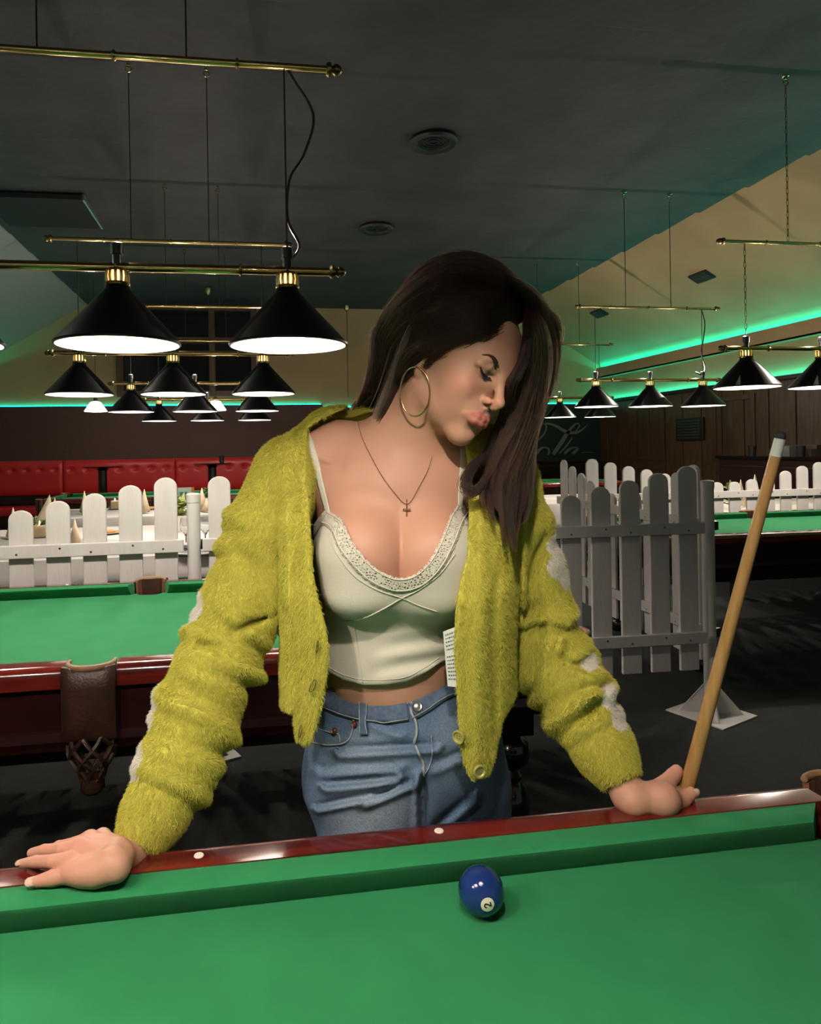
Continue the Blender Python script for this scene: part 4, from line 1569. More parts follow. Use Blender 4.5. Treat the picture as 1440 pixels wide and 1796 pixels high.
def torso_field(bridge=False, arms=True):
    F = Field()
    F.ell(V3(697, 950, 1.135), (.133, .088, .165), .03)
    F.ell(V3(697, 850, 1.13), (.140, .066, .062), .04)
    F.ell(V3(688, 1150, 1.125), (.104, .078, .14), .05)
    F.ell(V3(712, 1320, 1.15), (.140, .090, .115), .05)
    bust = Field()
    bust.ell(V3(637, 975, 1.058), (.068, .066, .070), .02)
    bust.ell(V3(634, 1040, 1.05), (.052, .05, .03), .03)
    bust.ell(V3(761, 977, 1.058), (.067, .066, .070), .075 if bridge else .004)
    bust.ell(V3(764, 1040, 1.055), (.050, .05, .03), .03)
    F.custom(lambda q: bust(q), V3(699, 990, 1.058), .20, .035)
    # shoulders and neck
    F.chain([V3(690, 790, 1.155), V3(592, 785, 1.165), V3(505, 826, 1.15)], [.050, .042, .048], .05, kj=.02)
    F.chain([V3(712, 790, 1.155), V3(812, 795, 1.165), V3(888, 842, 1.15)], [.050, .042, .046], .05, kj=.02)
    if not arms:
        return F
    F.cone(V3(694, 812, 1.145), hd(-.018, 0, -.040), .050, .050, .03)
    F.cone(V3(668, 800, 1.15), hd(-.030, -.012, -.02), .040, .042, .03)
    F.chain([hd(-.012, -.058, -.030), V3(706, 790, 1.105), V3(690, 822, 1.090)], [.012, .010, .006], .022, kj=.004)
    F.chain([hd(-.012, .058, -.030), V3(752, 800, 1.11), V3(716, 824, 1.092)], [.012, .010, .006], .022, kj=.004)
    F.chain([V3(686, 824, 1.088), V3(620, 820, 1.092), V3(545, 800, 1.12)], [.007, .0065, .006], .018, kj=.003)
    F.chain([V3(720, 826, 1.088), V3(780, 820, 1.095), V3(850, 808, 1.12)], [.007, .0065, .006], .018, kj=.003)
    # arms
    F.chain([V3(505, 830, 1.15), V3(388, 1165, 1.09), V3(262, 1440, .970), V3(226, 1503, .935)], [.036, .029, .025, .024], .03, kj=.012)
    F.chain([V3(888, 845, 1.15), V3(985, 1130, 1.14), V3(1074, 1338, 1.075), V3(1104, 1396, 1.036)], [.034, .028, .025, .0225], .03, kj=.012)
    # thighs
    F.chain([V3(642, 1390, 1.14), V3(655, 1470, 1.125), V3(650, 1790, 1.13)], [.064, .058, .052], .03)
    F.chain([V3(800, 1390, 1.15), V3(815, 1790, 1.17)], [.064, .055], .03)
    return F


# ---- her right hand, flat on rail and cushion
NAILS = []


def finger(F, pts, rs, k=0.006, kj=.002, nail=None, nw=.0052, nl=.0095):
    F.chain([np.array(p) for p in pts], rs, k, kj=kj)
    if nail is not None:
        NAILS.append((np.array(pts[-1]), np.array(pts[-1]) - np.array(pts[-2]), np.array(nail), nw, nl, rs[-1]))


def hands(F):
    # palm
    F.ell(PH(172, 1513, .846), (.042, .028, .0125), .012, M=np.array([[.985, .10, .12], [-.12, .99, 0], [-.12, 0, .99]]).T)
    F.cone(V3(226, 1500, .935), PH(196, 1508, .856), .0215, .0165, .014)
    F.cone(PH(205, 1524, .848), PH(150, 1532, .840), .0155, .0120, .014)
    idx = [PH(124, 1507, .848), PH(92, 1511, .845), PH(62, 1511, .839), PH(40, 1514, .833)]
    finger(F, idx, [.0102, .0084, .0074, .0056], .008, nail=(0.1, -.45, .9))
    base = np.array(idx)
    for j, (dx, dy, dz, sc) in enumerate(((.004, .0205, .005, 1.04), (.010, .0400, .003, .97), (.020, .057, -.004, .80))):
        p = [base[0] + np.array((dx, dy, dz))]
        for i in range(1, 4):
            p.append(p[0] + (base[i] - base[0]) * sc + np.array((0, .002 * i * j, -.0035 * i * (j + 0.3))))
        finger(F, p, [.0102, .0082, .0072, .0056], .006)
        F.cone(PH(194, 1506, .853) + np.array((0, dy * .45, 0)), p[0], .012, .0098, .008)
    th = [PH(168, 1531, .842), PH(124, 1533, .838), PH(92, 1540, .8345), PH(62, 1546.5, .8315)]
    finger(F, th, [.0145, .0108, .0098, .0068], .014, nail=(0.12, -.55, .80), nw=.0068, nl=.0125)

    # ---- her left hand, its heel on the rail and the fingers closed round the cue
    wr = V3(1104, 1396, 1.036)
    F.cone(V3(1084, 1356, 1.062), wr, .0245, .0225, .01)
    F.cone(wr, V3(1112, 1405, 1.024), .0225, .0190, .012)
    F.cone(V3(1112, 1402, 1.030), V3(1160, 1401, 1.026), .0195, .0222, .012)
    F.ell(V3(1163, 1402, 1.026), (.0245, .021, .0225), .012)
    # front digit across the foot of the visible cue
    finger(F, [V3(1172, 1407, 1.030), V3(1195, 1403, 1.041), V3(1212, 1391, 1.047)], [.0145, .0125, .0092], .007, nail=(.35, -.9, .25), nw=.0062, nl=.011)
    # upper digit, lying along the cue from behind
    finger(F, [V3(1146, 1392, 1.040), V3(1168, 1375, 1.060), V3(1181, 1360, 1.074), V3(1187, 1352, 1.078)], [.0165, .0130, .0108, .0092], .010)
    # the other fingers close round the far side of the cue
    for j, (x, y, dz) in enumerate(((1178, 1400, .020), (1174, 1408, .030), (1168, 1414, .038))):
        finger(F, [V3(1160, y - 4, 1.036 + dz * .4), V3(x, y - 6, 1.040 + dz), V3(x + 18, y - 10, 1.056 + dz), V3(x + 30, y - 12, 1.078 + dz * .55)], [.0125, .0108, .0095, .0080], .006)


BODY = torso_field()
face_field(BODY)
hands(BODY)

bV, bQ = mesh_field(BODY, (-.50, .80, .60), (.56, 1.30, 1.70), .0030)


def refine(V, Q, mask, F):
    """split the quads inside the mask in four and settle the new points on the surface"""
    me = bpy.data.meshes.new('tmp')
    me.from_pydata(V.tolist(), [], Q.tolist())
    bm = bmesh.new(); bm.from_mesh(me)
    bm.verts.ensure_lookup_table()
    es = [e for e in bm.edges if mask[e.verts[0].index] and mask[e.verts[1].index]]
    bmesh.ops.subdivide_edges(bm, edges=es, cuts=1, use_grid_fill=True)
    bmesh.ops.triangulate(bm, faces=bm.faces)
    bm.to_mesh(me); bm.free()
    n = len(me.vertices)
    co = np.empty(n * 3, np.float32); me.vertices.foreach_get('co', co)
    V2 = co.reshape(-1, 3).astype(float)
    T = np.empty(len(me.polygons) * 3, np.int32); me.polygons.foreach_get('vertices', T)
    bpy.data.meshes.remove(me)
    d = near_field(F, V2); g = grad(F, V2, .0004)
    V2 = V2 - np.clip(d, -.002, .002)[:, None] * g / np.maximum((g ** 2).sum(1), .2)[:, None]
    return V2, T.reshape(-1, 3)


hq = to_head(bV)
m_face = (np.abs(hq[:, 0] - .07) < .06) & (hq[:, 0] > .035) & (np.abs(hq[:, 1]) < .065) & (hq[:, 2] < .065) & (hq[:, 2] > -.095)
bV, bQ = refine(bV, bQ, m_face, BODY)
hq = to_head(bV)

# ---- pigment: skin with warmer cheeks, lips, nose and knuckles
SKIN = np.array((0.47, 0.250, 0.170))
col = np.tile(SKIN, (len(bV), 1))


def blend(mask, c):
    global col
    mask = np.clip(mask, 0, 1)[:, None]
    col = col * (1 - mask) + np.array(c) * mask


def soft(d, w):
    return np.clip(0.5 - d / w, 0, 1)


for s in (-1, 1):
    blend(.55 * np.exp(-(((hq[:, 0] - .068) / .022) ** 2 + ((hq[:, 1] - s * .046) / .020) ** 2 + ((hq[:, 2] + .004) / .017) ** 2)), (.47, .165, .115))
blend(.45 * np.exp(-(((hq[:, 0] - .108) / .014) ** 2 + (hq[:, 1] / .014) ** 2 + ((hq[:, 2] + .004) / .016) ** 2)), (.47, .165, .125))
LIP = Field()
for s in (-1, 1):
    for a, b, ra, rb in (((.0990, 0, -.0355), (.0955, s * .0105, -.0352), .0056, .0058), ((.0955, s * .0105, -.0352), (.0835, s * .0272, -.0405), .0064, .0036),
                         ((.0958, 0, -.0460), (.0932, s * .0100, -.0455), .0080, .0075), ((.0932, s * .0100, -.0455), (.0820, s * .0262, -.0412), .0080, .0036)):
        LIP.cone(a, b, ra, rb, .003)
near = np.linalg.norm(hq - np.array((.09, 0, -.04)), axis=1) < .05
ld = np.full(len(bV), 1.0); ld[near] = LIP(hq[near])
blend(soft(ld - .0008, .0012) * .85, (.42, .110, .092))
# darker lid edge
for s in (-1, 1):
    e = np.linalg.norm(hq - np.array((.0725, s * .0305, .0300)), axis=1)
    blend(((e < .0150) & (hq[:, 2] < .039)) * .35, (.30, .15, .10))
# fingers a little redder
for c, r in ((PH(110, 1505, .85), .07), (V3(1165, 1400, 1.05), .06)):
    blend(.35 * np.exp(-((np.linalg.norm(bV - c, axis=1) / r) ** 2) * 1.2), (.49, .18, .135))

M_skin = attr_mat('skin', 'pigment', rough=.5, sss=.12, spec=.32, bump=.035, bscale=900)
body = np_mesh('body', bV - BASE, bQ, M_skin, person, colors=col)

# ---- nails
M_nail = mat('pale_nail', (.62, .40, .31), .12, coat=.7)
for tip, d, n, w, l, r in NAILS:
    d = d / np.linalg.norm(d)
    n = n / np.linalg.norm(n)
    n = n - d * (n @ d); n /= np.linalg.norm(n)
    s = np.cross(n, d)
    mb = MB()
    rings = []
    for i in range(9):
        t = i / 8
        ww = w * (1 - .12 * (1 - t)) * (1 if t < .55 else math.sqrt(max(0.02, 1 - ((t - .55) / .47) ** 2)))
        ring = []
        for j in range(9):
            u = -1 + j / 4
            y = u * ww
            hgt = r * .93 - (r - math.sqrt(max(1e-9, r * r - min(abs(y), r * .95) ** 2))) * .9
            ring.append(tip + d * ((t - .55) * l * 1.35 + .004) + s * y + n * (hgt - .0016 * t * t) - BASE)
        rings.append(ring)
    mb.loft(rings, closed=False)
    no = mb.build('fingernail', M_nail, person, smooth=180)
    so = no.modifiers.new('thick', 'SOLIDIFY'); so.thickness = .0007; so.offset = 0
# ================================================================== tank top
def neck_y(px):
    return interp(px, [(535, 945), (547, 931), (570, 902), (578, 900), (594, 917), (612, 955), (644, 993), (670, 1011), (699, 1020), (731, 1013), (760, 986), (782, 945), (796, 909), (808, 888), (816, 890), (826, 915), (840, 930)])


def hem_y(px):
    return interp(px, [(540, 1170), (575, 1179), (603, 1193), (637, 1202), (677, 1202), (713, 1197), (747, 1180), (772, 1163), (800, 1150)])


TANK = torso_field(bridge=True, arms=False)


def tank_off(q):
    px, py = to_px(q)
    t = np.clip((py - 1040) / 160, 0, 1)
    # soft folds across the belly
    w = .0030 * np.sin((py + (px - 640) * .18) / 6.2) * np.clip((py - 1100) / 50, 0, 1) * np.clip((px - 640) / 60, 0, 1)
    return -.0048 - .007 * t + w


def tank_cut(q):
    px, py = to_px(q)
    s = q[:, 1] / FPX
    front = q[:, 1] < 1.19
    up = np.where(front, neck_y(px) - py, 930 - py) * s
    dn = (py - hem_y(px)) * s
    side = (1.06 - q[:, 1]) * 0 - 1
    return np.maximum(np.maximum(up, dn), side)


TANK.put('d', tank_off, (0, 1.1, 1.1), 2, 0)
TANK.put('^', tank_cut, (0, 1.1, 1.1), 2, .003)
tV, tQ = mesh_field(TANK, (-.16, .86, .93), (.24, 1.30, 1.33), .0032, project=2)
M_tank = mat('cream_ribbed_jersey', (.50, .475, .385), .8, bump=.10, bscale=500, sheen=.1)
tank = np_mesh('tank_top', tV - BASE, tQ, M_tank, person)


def ribbon(F, path, width, n, lift, name, m, parent, thick=.0010, nw=5, wfun=None):
    """strip laid on a surface along a path of picture points; width in metres"""
    C_ = catmull(path, n)
    pts, nor = [], []
    last = None
    for x, y in C_:
        p, g = hit(F, x, y)
        if p is None:
            if last is None:
                continue
            p, g = last
        last = (p, g)
        pts.append(p); nor.append(g)
    pts, nor = np.array(pts), np.array(nor)
    for _ in range(2):
        nor[1:-1] = (nor[:-2] + nor[1:-1] * 2 + nor[2:]) / 4
    nor /= np.linalg.norm(nor, axis=1)[:, None]
    rings = []
    for i in range(len(pts)):
        tg = pts[min(i + 1, len(pts) - 1)] - pts[max(i - 1, 0)]
        tg /= np.linalg.norm(tg) + 1e-9
        b = np.cross(tg, nor[i]); b /= np.linalg.norm(b) + 1e-9
        w = width if wfun is None else width * wfun(i / (len(pts) - 1))
        ring = []
        for j in range(nw):
            u = (j / (nw - 1) - .5) * w
            q = pts[i] + b * u
            # settle on the surface
            for _ in range(2):
                d = F(q[None])[0]
                q = q - nor[i] * d
            ring.append(q + nor[i] * lift - BASE)
        rings.append(ring)
    mb = MB().loft(rings, closed=False)
    o = mb.build(name, m, parent, smooth=180)
    s = o.modifiers.new('thick', 'SOLIDIFY'); s.thickness = thick; s.offset = 1
    return o


def piping(F, path, r, n, name, m, parent, lift=0.0, k=6):
    pts = []
    for x, y in catmull(path, n):
        p, g = hit(F, x, y)
        if p is not None:
            pts.append(Vector(p + g * lift - BASE))
    return MB().tube(pts, r, k).build(name, m, parent, smooth=180)


TRUNKF = torso_field(arms=False)
M_strap = mat('cream_satin_strap', (.52, .50, .41), .5)
ribbon(TRUNKF, [(533, 752), (543, 778), (553, 810), (562, 845), (571, 880), (577, 905)], .0125, 30, .0012, 'strap', M_strap, tank)
ribbon(TRUNKF, [(812, 780), (812, 810), (809, 845), (807, 880), (808, 905)], .0115, 24, .0012, 'strap', M_strap, tank)
# lace: a scalloped band with small holes in its mesh
M_lace = mat('cream_lace', (.55, .52, .43), .8)
nt = M_lace.node_tree
bs_ = nt.nodes['Principled BSDF']
tc = nt.nodes.new('ShaderNodeTexCoord')
vo = nt.nodes.new('ShaderNodeTexVoronoi'); vo.feature = 'DISTANCE_TO_EDGE'; vo.inputs['Scale'].default_value = 260
nt.links.new(tc.outputs['Object'], vo.inputs['Vector'])
gt = nt.nodes.new('ShaderNodeMath'); gt.operation = 'LESS_THAN'; gt.inputs[1].default_value = .17
nt.links.new(vo.outputs['Distance'], gt.inputs[0])
nt.links.new(gt.outputs[0], bs_.inputs['Alpha'])
TANKB = torso_field(bridge=True, arms=False)
TANKB.put('d', lambda q: np.full(len(q), -.0050), (0, 1.1, 1.1), 2, 0)


def lace_path(off):
    P_ = [(572, 903), (594, 918), (612, 956), (644, 994), (670, 1012), (699, 1021), (731, 1014), (760, 987), (782, 946), (796, 910), (808, 890)]
    A = np.array(P_, float)
    tg = np.gradient(A, axis=0); tg /= np.linalg.norm(tg, axis=1)[:, None]
    return A + np.stack([-tg[:, 1], tg[:, 0]], 1) * off


scal = lambda t: 1 + .10 * abs(math.sin(t * PI * 26))
ribbon(TANKB, lace_path(5.5).tolist(), .0215, 150, .0008, 'lace_trim', M_lace, tank, .0006, nw=7, wfun=scal)
ribbon(TANKB, [(572, 903), (560, 918), (549, 935), (543, 946)], .020, 30, .0008, 'lace_trim', M_lace, tank, .0006, nw=7)
ribbon(TANKB, [(808, 890), (816, 903), (824, 925)], .020, 24, .0008, 'lace_trim', M_lace, tank, .0006, nw=7)
for pth in (lace_path(-4.5).tolist(), lace_path(15).tolist()):
    piping(TANKB, pth, .0011, 90, 'edging', M_strap, tank, .0010)
piping(TANK, [(578, 935), (590, 968), (620, 1008), (660, 1034), (705, 1049), (735, 1062), (768, 1073)], .0010, 60, 'seam', M_strap, tank, .0004)
piping(TANK, [(608, 1090), (640, 1083), (672, 1068), (705, 1049), (735, 1034), (770, 1008), (798, 972)], .0010, 60, 'seam', M_strap, tank, .0004)
piping(TANK, [(620, 1090), (627, 1130), (633, 1170), (636, 1198)], .0008, 30, 'seam', M_strap, tank, .0002)
piping(TANK, [(576, 1170), (603, 1184), (637, 1192), (677, 1192), (713, 1187), (747, 1170), (770, 1153)], .0006, 50, 'hem_stitch', M_strap, tank, .0002)

# care label hanging from the top at her side
tg_ = thing('garment_tag', None, None); tg_.parent = person
del_keys = [k for k in ('label', 'category') if k in tg_]
M_tag = mat('white_paper_tag', (.62, .64, .60), .6)
M_tagink = mat('tag_grey_print', (.10, .12, .11), .7)
ta, tb, tc_, td = [V3(x, y, z) - BASE for x, y, z in ((777, 1108, 1.005), (802, 1098, 1.000), (806, 1205, 1.000), (785, 1203, 1.005))]
off = np.array((0, -.0012, 0))
mb = MB().loft([[ta, tb, tc_, td], [ta + off, tb + off, tc_ + off, td + off]])
tg = mb.build('sheet', M_tag, tg_)
pr = MB()
rr = random.Random(3)


def on_tag(u, v):
    return ta * (1 - u) * (1 - v) + tb * u * (1 - v) + tc_ * u * v + td * (1 - u) * v + np.array((0, -.0016, 0))


for i in range(13):
    v0 = .06 + i * .066
    u = .12
    while u < .86:
        w = rr.uniform(.05, .16)
        if not (4 < i < 6):
            a, b, c, d = on_tag(u, v0), on_tag(min(u + w, .9), v0), on_tag(min(u + w, .9), v0 + .026), on_tag(u, v0 + .026)
            pr.loft([[a, b, c, d], [q + np.array((0, -.0003, 0)) for q in (a, b, c, d)]])
        u += w + .05
pr.build('print_marks', M_tagink, tg_)

# ================================================================== jeans
def waist_y(px):
    return interp(px, [(530, 1205), (570, 1210), (600, 1223), (640, 1232), (687, 1234), (720, 1230), (747, 1215), (777, 1193), (800, 1186), (880, 1186)])


JN = Field()
JN.ell(V3(712, 1300, 1.145), (.158, .118, .150), .05)
JN.chain([V3(636, 1375, 1.13), V3(655, 1465, 1.115), V3(650, 1790, 1.13)], [.097, .082, .078], .045, kj=.02)
JN.chain([V3(802, 1385, 1.165), V3(806, 1480, 1.165), V3(825, 1790, 1.18)], [.090, .084, .076], .045, kj=.02)
kR = np.array((V3(650, 1790, 1.13)))
kL = np.array((V3(835, 1790, 1.18)))
JN.cone(kR, (kR[0] - .01, kR[1] + .03, .09), .078, .085, .02)
JN.cone(kL, (kL[0] + .02, kL[1] + .03, .09), .078, .085, .02)
JN.cone(V3(739, 1385, 1.030), V3(745, 1480, 1.025), .004, .010, .022, '-')


def jean_fold(q):
    px, py = to_px(q)
    z = q[:, 2]
    f = np.zeros(len(q))

    def line(x0, y0, x1, y1, A, w):
        dx, dy = x1 - x0, y1 - y0
        L = math.hypot(dx, dy)
        t = np.clip(((px - x0) * dx + (py - y0) * dy) / L ** 2, 0, 1)
        d = ((px - x0) * -dy + (py - y0) * dx) / L
        r = np.hypot(px - x0 - t * dx, py - y0 - t * dy)
        A = A * 1.5
        e = np.exp(-(r / w) ** 2) * np.sin(PI * np.clip(t, .04, .96)) ** .4
        return A * e - A * .8 * np.exp(-((r - 1.9 * w) / w) ** 2) * (d > 0)
    for a in ((600, 1313, 760, 1305, .006, 7), (575, 1373, 690, 1362, .007, 7), (560, 1412, 640, 1395, .006, 6), (640, 1402, 720, 1368, .006, 7),
              (566, 1345, 690, 1340, .004, 8), (765, 1448, 820, 1400, .003, 8), (760, 1340, 830, 1310, .004, 8), (660, 1265, 700, 1280, .003, 6), (742, 1365, 742, 1450, .006, 6)):
        f += line(*a)
    # deep folds further down and behind are loose ripples
    f += .004 * np.sin(z * 34 + q[:, 0] * 9) * np.clip((.62 - z) / .1, 0, 1)
    return f


def jean_cut(q):
    px, py = to_px(q)
    s = q[:, 1] / FPX
    return np.maximum((waist_y(px) - py) * s, .045 - q[:, 2])


JN.put('d', jean_fold, (0, 1.1, .6), 3, 0)
JN.put('^', jean_cut, (0, 1.1, .6), 3, .004)
jV, jQ = mesh_field(JN, (-.16, .90, .03), (.42, 1.36, 1.05), .0042, project=2)
# denim: faded where it wears on the thigh fronts
px, py = to_px(jV)
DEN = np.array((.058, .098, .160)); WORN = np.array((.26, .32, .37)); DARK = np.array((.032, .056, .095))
jc = np.tile(DEN, (len(jV), 1))
w = .75 * np.exp(-(((px - 655) / 75) ** 2 + ((py - 1435) / 62) ** 2)) + .35 * np.exp(-(((px - 640) / 70) ** 2 + ((py - 1320) / 40) ** 2)) + .25 * np.exp(-(((px - 790) / 30) ** 2 + ((py - 1300) / 70) ** 2))
jc = jc * (1 - w[:, None]) + WORN * w[:, None]
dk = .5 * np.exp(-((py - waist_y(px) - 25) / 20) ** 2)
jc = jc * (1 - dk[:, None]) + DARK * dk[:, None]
M_denim = attr_mat('denim', 'pigment', rough=.85, spec=.2, bump=.12, bscale=420)
nt = M_denim.node_tree                                     # woven grain
b_ = nt.nodes['Principled BSDF']
src = b_.inputs['Base Color'].links[0].from_socket
tcn = nt.nodes.new('ShaderNodeTexCoord')
nz = nt.nodes.new('ShaderNodeTexNoise'); nz.inputs['Scale'].default_value = 420; nz.inputs['Detail'].default_value = 3
nt.links.new(tcn.outputs['Object'], nz.inputs['Vector'])
mr = nt.nodes.new('ShaderNodeMapRange'); mr.inputs[1].default_value = .3; mr.inputs[2].default_value = .7; mr.inputs[3].default_value = .74; mr.inputs[4].default_value = 1.26
nt.links.new(nz.outputs['Fac'], mr.inputs[0])
vm = nt.nodes.new('ShaderNodeVectorMath'); vm.operation = 'SCALE'
nt.links.new(src, vm.inputs[0]); nt.links.new(mr.outputs[0], vm.inputs['Scale'])
nt.links.new(vm.outputs[0], b_.inputs['Base Color'])
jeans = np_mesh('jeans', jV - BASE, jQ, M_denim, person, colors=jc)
M_denim2 = mat('denim_band', (.055, .090, .145), .85, noise=.45, nscale=120)
M_thread = mat('pale_denim_edge', (.27, .29, .30), .8, noise=.3, nscale=200)
M_rivet = mat('copper_rivet', (.20, .075, .045), .4, metal=.8)
M_pewter = mat('pewter_button', (.35, .34, .33), .35, metal=.9)
wl = lambda o: [(x, waist_y(x) + o) for x in (566, 585, 605, 640, 687, 715)]
wr_ = lambda o: [(x, waist_y(x) + o) for x in (722, 735, 750, 765, 785, 800)]
ribbon(JN, wl(16), .029, 40, .0012, 'waistband', M_denim2, jeans, .002)
ribbon(JN, wr_(16), .029, 30, .0016, 'waistband', M_denim2, jeans, .002)
piping(JN, wl(1), .0013, 40, 'waist_edge', M_thread, jeans, .0022)
piping(JN, wr_(1), .0013, 30, 'waist_edge', M_thread, jeans, .0024)
piping(JN, wl(31), .0008, 40, 'stitching', M_thread, jeans, .0042)
piping(JN, wr_(31), .0008, 30, 'stitching', M_thread, jeans, .0042)
ribbon(JN, [(639, 1232), (639, 1262), (640, 1288)], .0125, 16, .0036, 'belt_loop', M_denim2, jeans, .0022)
piping(JN, [(633, 1233), (633, 1262), (634, 1288)], .0007, 14, 'stitching', M_thread, jeans, .0062)
piping(JN, [(645, 1233), (645, 1262), (646, 1288)], .0007, 14, 'stitching', M_thread, jeans, .0062)
piping(JN, [(722, 1232), (721, 1248), (729, 1266), (731, 1285), (727, 1302), (733, 1318), (742, 1338), (744, 1360)], .0022, 50, 'fly_edge', M_thread, jeans, .0012)
piping(JN, [(756, 1290), (758, 1320), (752, 1345), (742, 1362)], .0008, 30, 'stitching', M_thread, jeans, .0008)
piping(JN, [(548, 1302), (575, 1307), (600, 1304), (612, 1297), (618, 1283), (621, 1262)], .0013, 40, 'pocket_edge', M_thread, jeans, .0012)
piping(JN, [(560, 1278), (580, 1285), (594, 1288), (597, 1302)], .0009, 24, 'coin_pocket_edge', M_thread, jeans, .0012)
for x, y, r, m, nm in ((589, 1282, .0048, M_rivet, 'rivet'), (623, 1270, .0044, M_rivet, 'rivet'), (731, 1240, .0082, M_pewter, 'fly_button')):
    p, g = hit(JN, x, y)
    Mz = Vector(g).to_track_quat('Z', 'Y').to_matrix()
    MB().lathe([(0.0, .0030), (r * .45, .0030), (r * .6, .0022), (r * .85, .0030), (r, .0016), (r, -.001)], 20, M=Mz, o=tuple(p + g * .0032 - BASE)).build(nm, m, jeans, smooth=50)
# shoes under the hems
M_shoe = mat('white_sneaker', (.5, .5, .48), .5)
for k, s in ((kR, -1), (kL, 1)):
    S_ = Field()
    fx, fy = k[0] + (.01 * s), k[1] + .03
    S_.ell((fx, fy - .03, .045), (.046, .125, .045), .02).ell((fx, fy + .04, .075), (.042, .06, .06), .03)
    S_.custom(lambda q: -q[:, 2] + .002, (fx, fy, 0), 1, .002, '^')
    v_, q_ = mesh_field(S_, (fx - .07, fy - .18, -.01), (fx + .07, fy + .14, .16), .008)
    np_mesh('shoe', v_ - BASE, q_, M_shoe, person)
# ================================================================== cardigan
def left_edge(py):       # opening edge of the panel at the picture's left
    return interp(py, [(690, 655), (715, 610), (735, 565), (752, 540), (790, 537), (826, 539), (924, 545), (1007, 550), (1050, 558), (1090, 570), (1133, 577), (1187, 574), (1243, 564), (1307, 546), (1400, 540)])


def right_edge(py):      # opening edge of the other panel
    return interp(py, [(690, 770), (715, 790), (740, 805), (770, 814), (826, 822), (917, 822), (960, 819), (989, 814), (1043, 803), (1079, 798), (1133, 797), (1187, 800), (1243, 803), (1313, 808), (1368, 822), (1420, 830)])


def card_hem(px):
    return interp(px, [(440, 1232), (490, 1238), (517, 1252), (522, 1298), (535, 1306), (552, 1304), (600, 1290), (700, 1290), (805, 1305), (816, 1352), (830, 1366), (856, 1358), (865, 1330), (878, 1265), (905, 1215), (930, 1190), (960, 1185)])


HEM_Z = EYE - (1240 - CY) / FPX * 1.13


def trunk(q):
    """loose oval tube around her torso, wider than the body"""
    z = q[:, 2]
    cx = interp(z, [(.85, V3(700, 1300, 1.13)[0]), (1.1, V3(697, 1060, 1.13)[0]), (1.3, V3(697, 860, 1.13)[0])])
    rx = interp(z, [(.86, .196), (.95, .196), (1.05, .198), (1.15, .205), (1.25, .205), (1.33, .17), (1.40, .09)])
    ry = interp(z, [(.86, .135), (1.0, .142), (1.15, .152), (1.25, .128), (1.33, .092), (1.40, .06)])
    cy = interp(z, [(.86, 1.13), (1.1, 1.125), (1.3, 1.145)])
    u, v = (q[:, 0] - cx) / rx, (q[:, 1] - cy) / ry
    k = (np.abs(u) ** 2.4 + np.abs(v) ** 2.4) ** (1 / 2.4)
    return np.maximum((k - 1) * np.minimum(rx, ry) * .85, z - 1.40)


def outer_shell(th):
    F = Field()
    F.custom(lambda q: trunk(q) + .0 * q[:, 0], (0.06, 1.13, 1.1), .5, .01)
    # yoke over the shoulders up to the nape
    F.chain([V3(655, 742, 1.185), V3(590, 768, 1.165), V3(514, 824, 1.145)], [.034, .045, .056], .05, kj=.03)
    F.chain([V3(770, 745, 1.185), V3(812, 775, 1.165), V3(878, 840, 1.145)], [.034, .045, .056], .05, kj=.03)
    F.cone(V3(655, 745, 1.19), V3(770, 745, 1.19), .028, .030, .03)
    if th:
        F.put('d', lambda q: np.full(len(q), th), (0, 1.1, 1.1), 3, 0)
    return F


SL_R = [V3(506, 838, 1.145), V3(458, 940, 1.135), V3(424, 1060, 1.11), V3(386, 1150, 1.085), V3(346, 1250, 1.05), V3(312, 1345, 1.010), V3(272, 1425, .975), V3(238, 1488, .945)]
SR_R = [.060, .060, .060, .061, .060, .056, .046, .034]
SL_L = [V3(880, 848, 1.145), V3(910, 930, 1.145), V3(938, 1010, 1.145), V3(948, 1080, 1.140), V3(968, 1160, 1.13), V3(1014, 1235, 1.110), V3(1058, 1312, 1.075), V3(1093, 1374, 1.046)]
SR_L = [.056, .050, .047, .049, .058, .058, .047, .0335]


def sleeve_axis(q, pts):
    """arc length along a sleeve and distance from its axis"""
    best = np.full(len(q), 1e9); arc = np.zeros(len(q)); s0 = 0.0
    for a, b in zip(pts[:-1], pts[1:]):
        ab = b - a; L = np.linalg.norm(ab)
        t = np.clip(((q - a) @ ab) / L ** 2, 0, 1)
        d = np.linalg.norm(q - a - t[:, None] * ab, axis=1)
        m = d < best
        best[m] = d[m]; arc[m] = s0 + t[m] * L
        s0 += L
    return arc, best


CARD = Field()
OUT0 = outer_shell(0.0)
INN0 = outer_shell(.016)
fr = lambda q: np.clip((1.17 - q[:, 1]) / .05, 0, 1)


def panel_fold(q):
    """hanging folds and the double front band"""
    px, py = to_px(q)
    low = np.clip((py - 760) / 140, 0, 1)
    f = np.zeros(len(q))
    for x0, dx, A, w in ((500, 8, .006, 11), (476, 14, -.007, 8), (528, 22, .004, 10), (850, -14, .006, 16), (905, 4, -.008, 9), (882, -6, .004, 12)):
        t = (py - 760) / 500
        f += A * np.exp(-((px - x0 - dx * t) / w) ** 2) * low
    e = px - left_edge(py)
    f += .006 * (np.clip((e + 62) / 8, 0, 1) * np.clip((6 - e) / 6, 0, 1)) * low
    e = right_edge(py) - px
    f += .005 * (np.clip((e + 60) / 8, 0, 1) * np.clip((6 - e) / 6, 0, 1)) * low
    return f * fr(q)


def shell(q):
    o = OUT0(q) - panel_fold(q)
    i = INN0(q) - panel_fold(q)
    return np.maximum(o, -i)


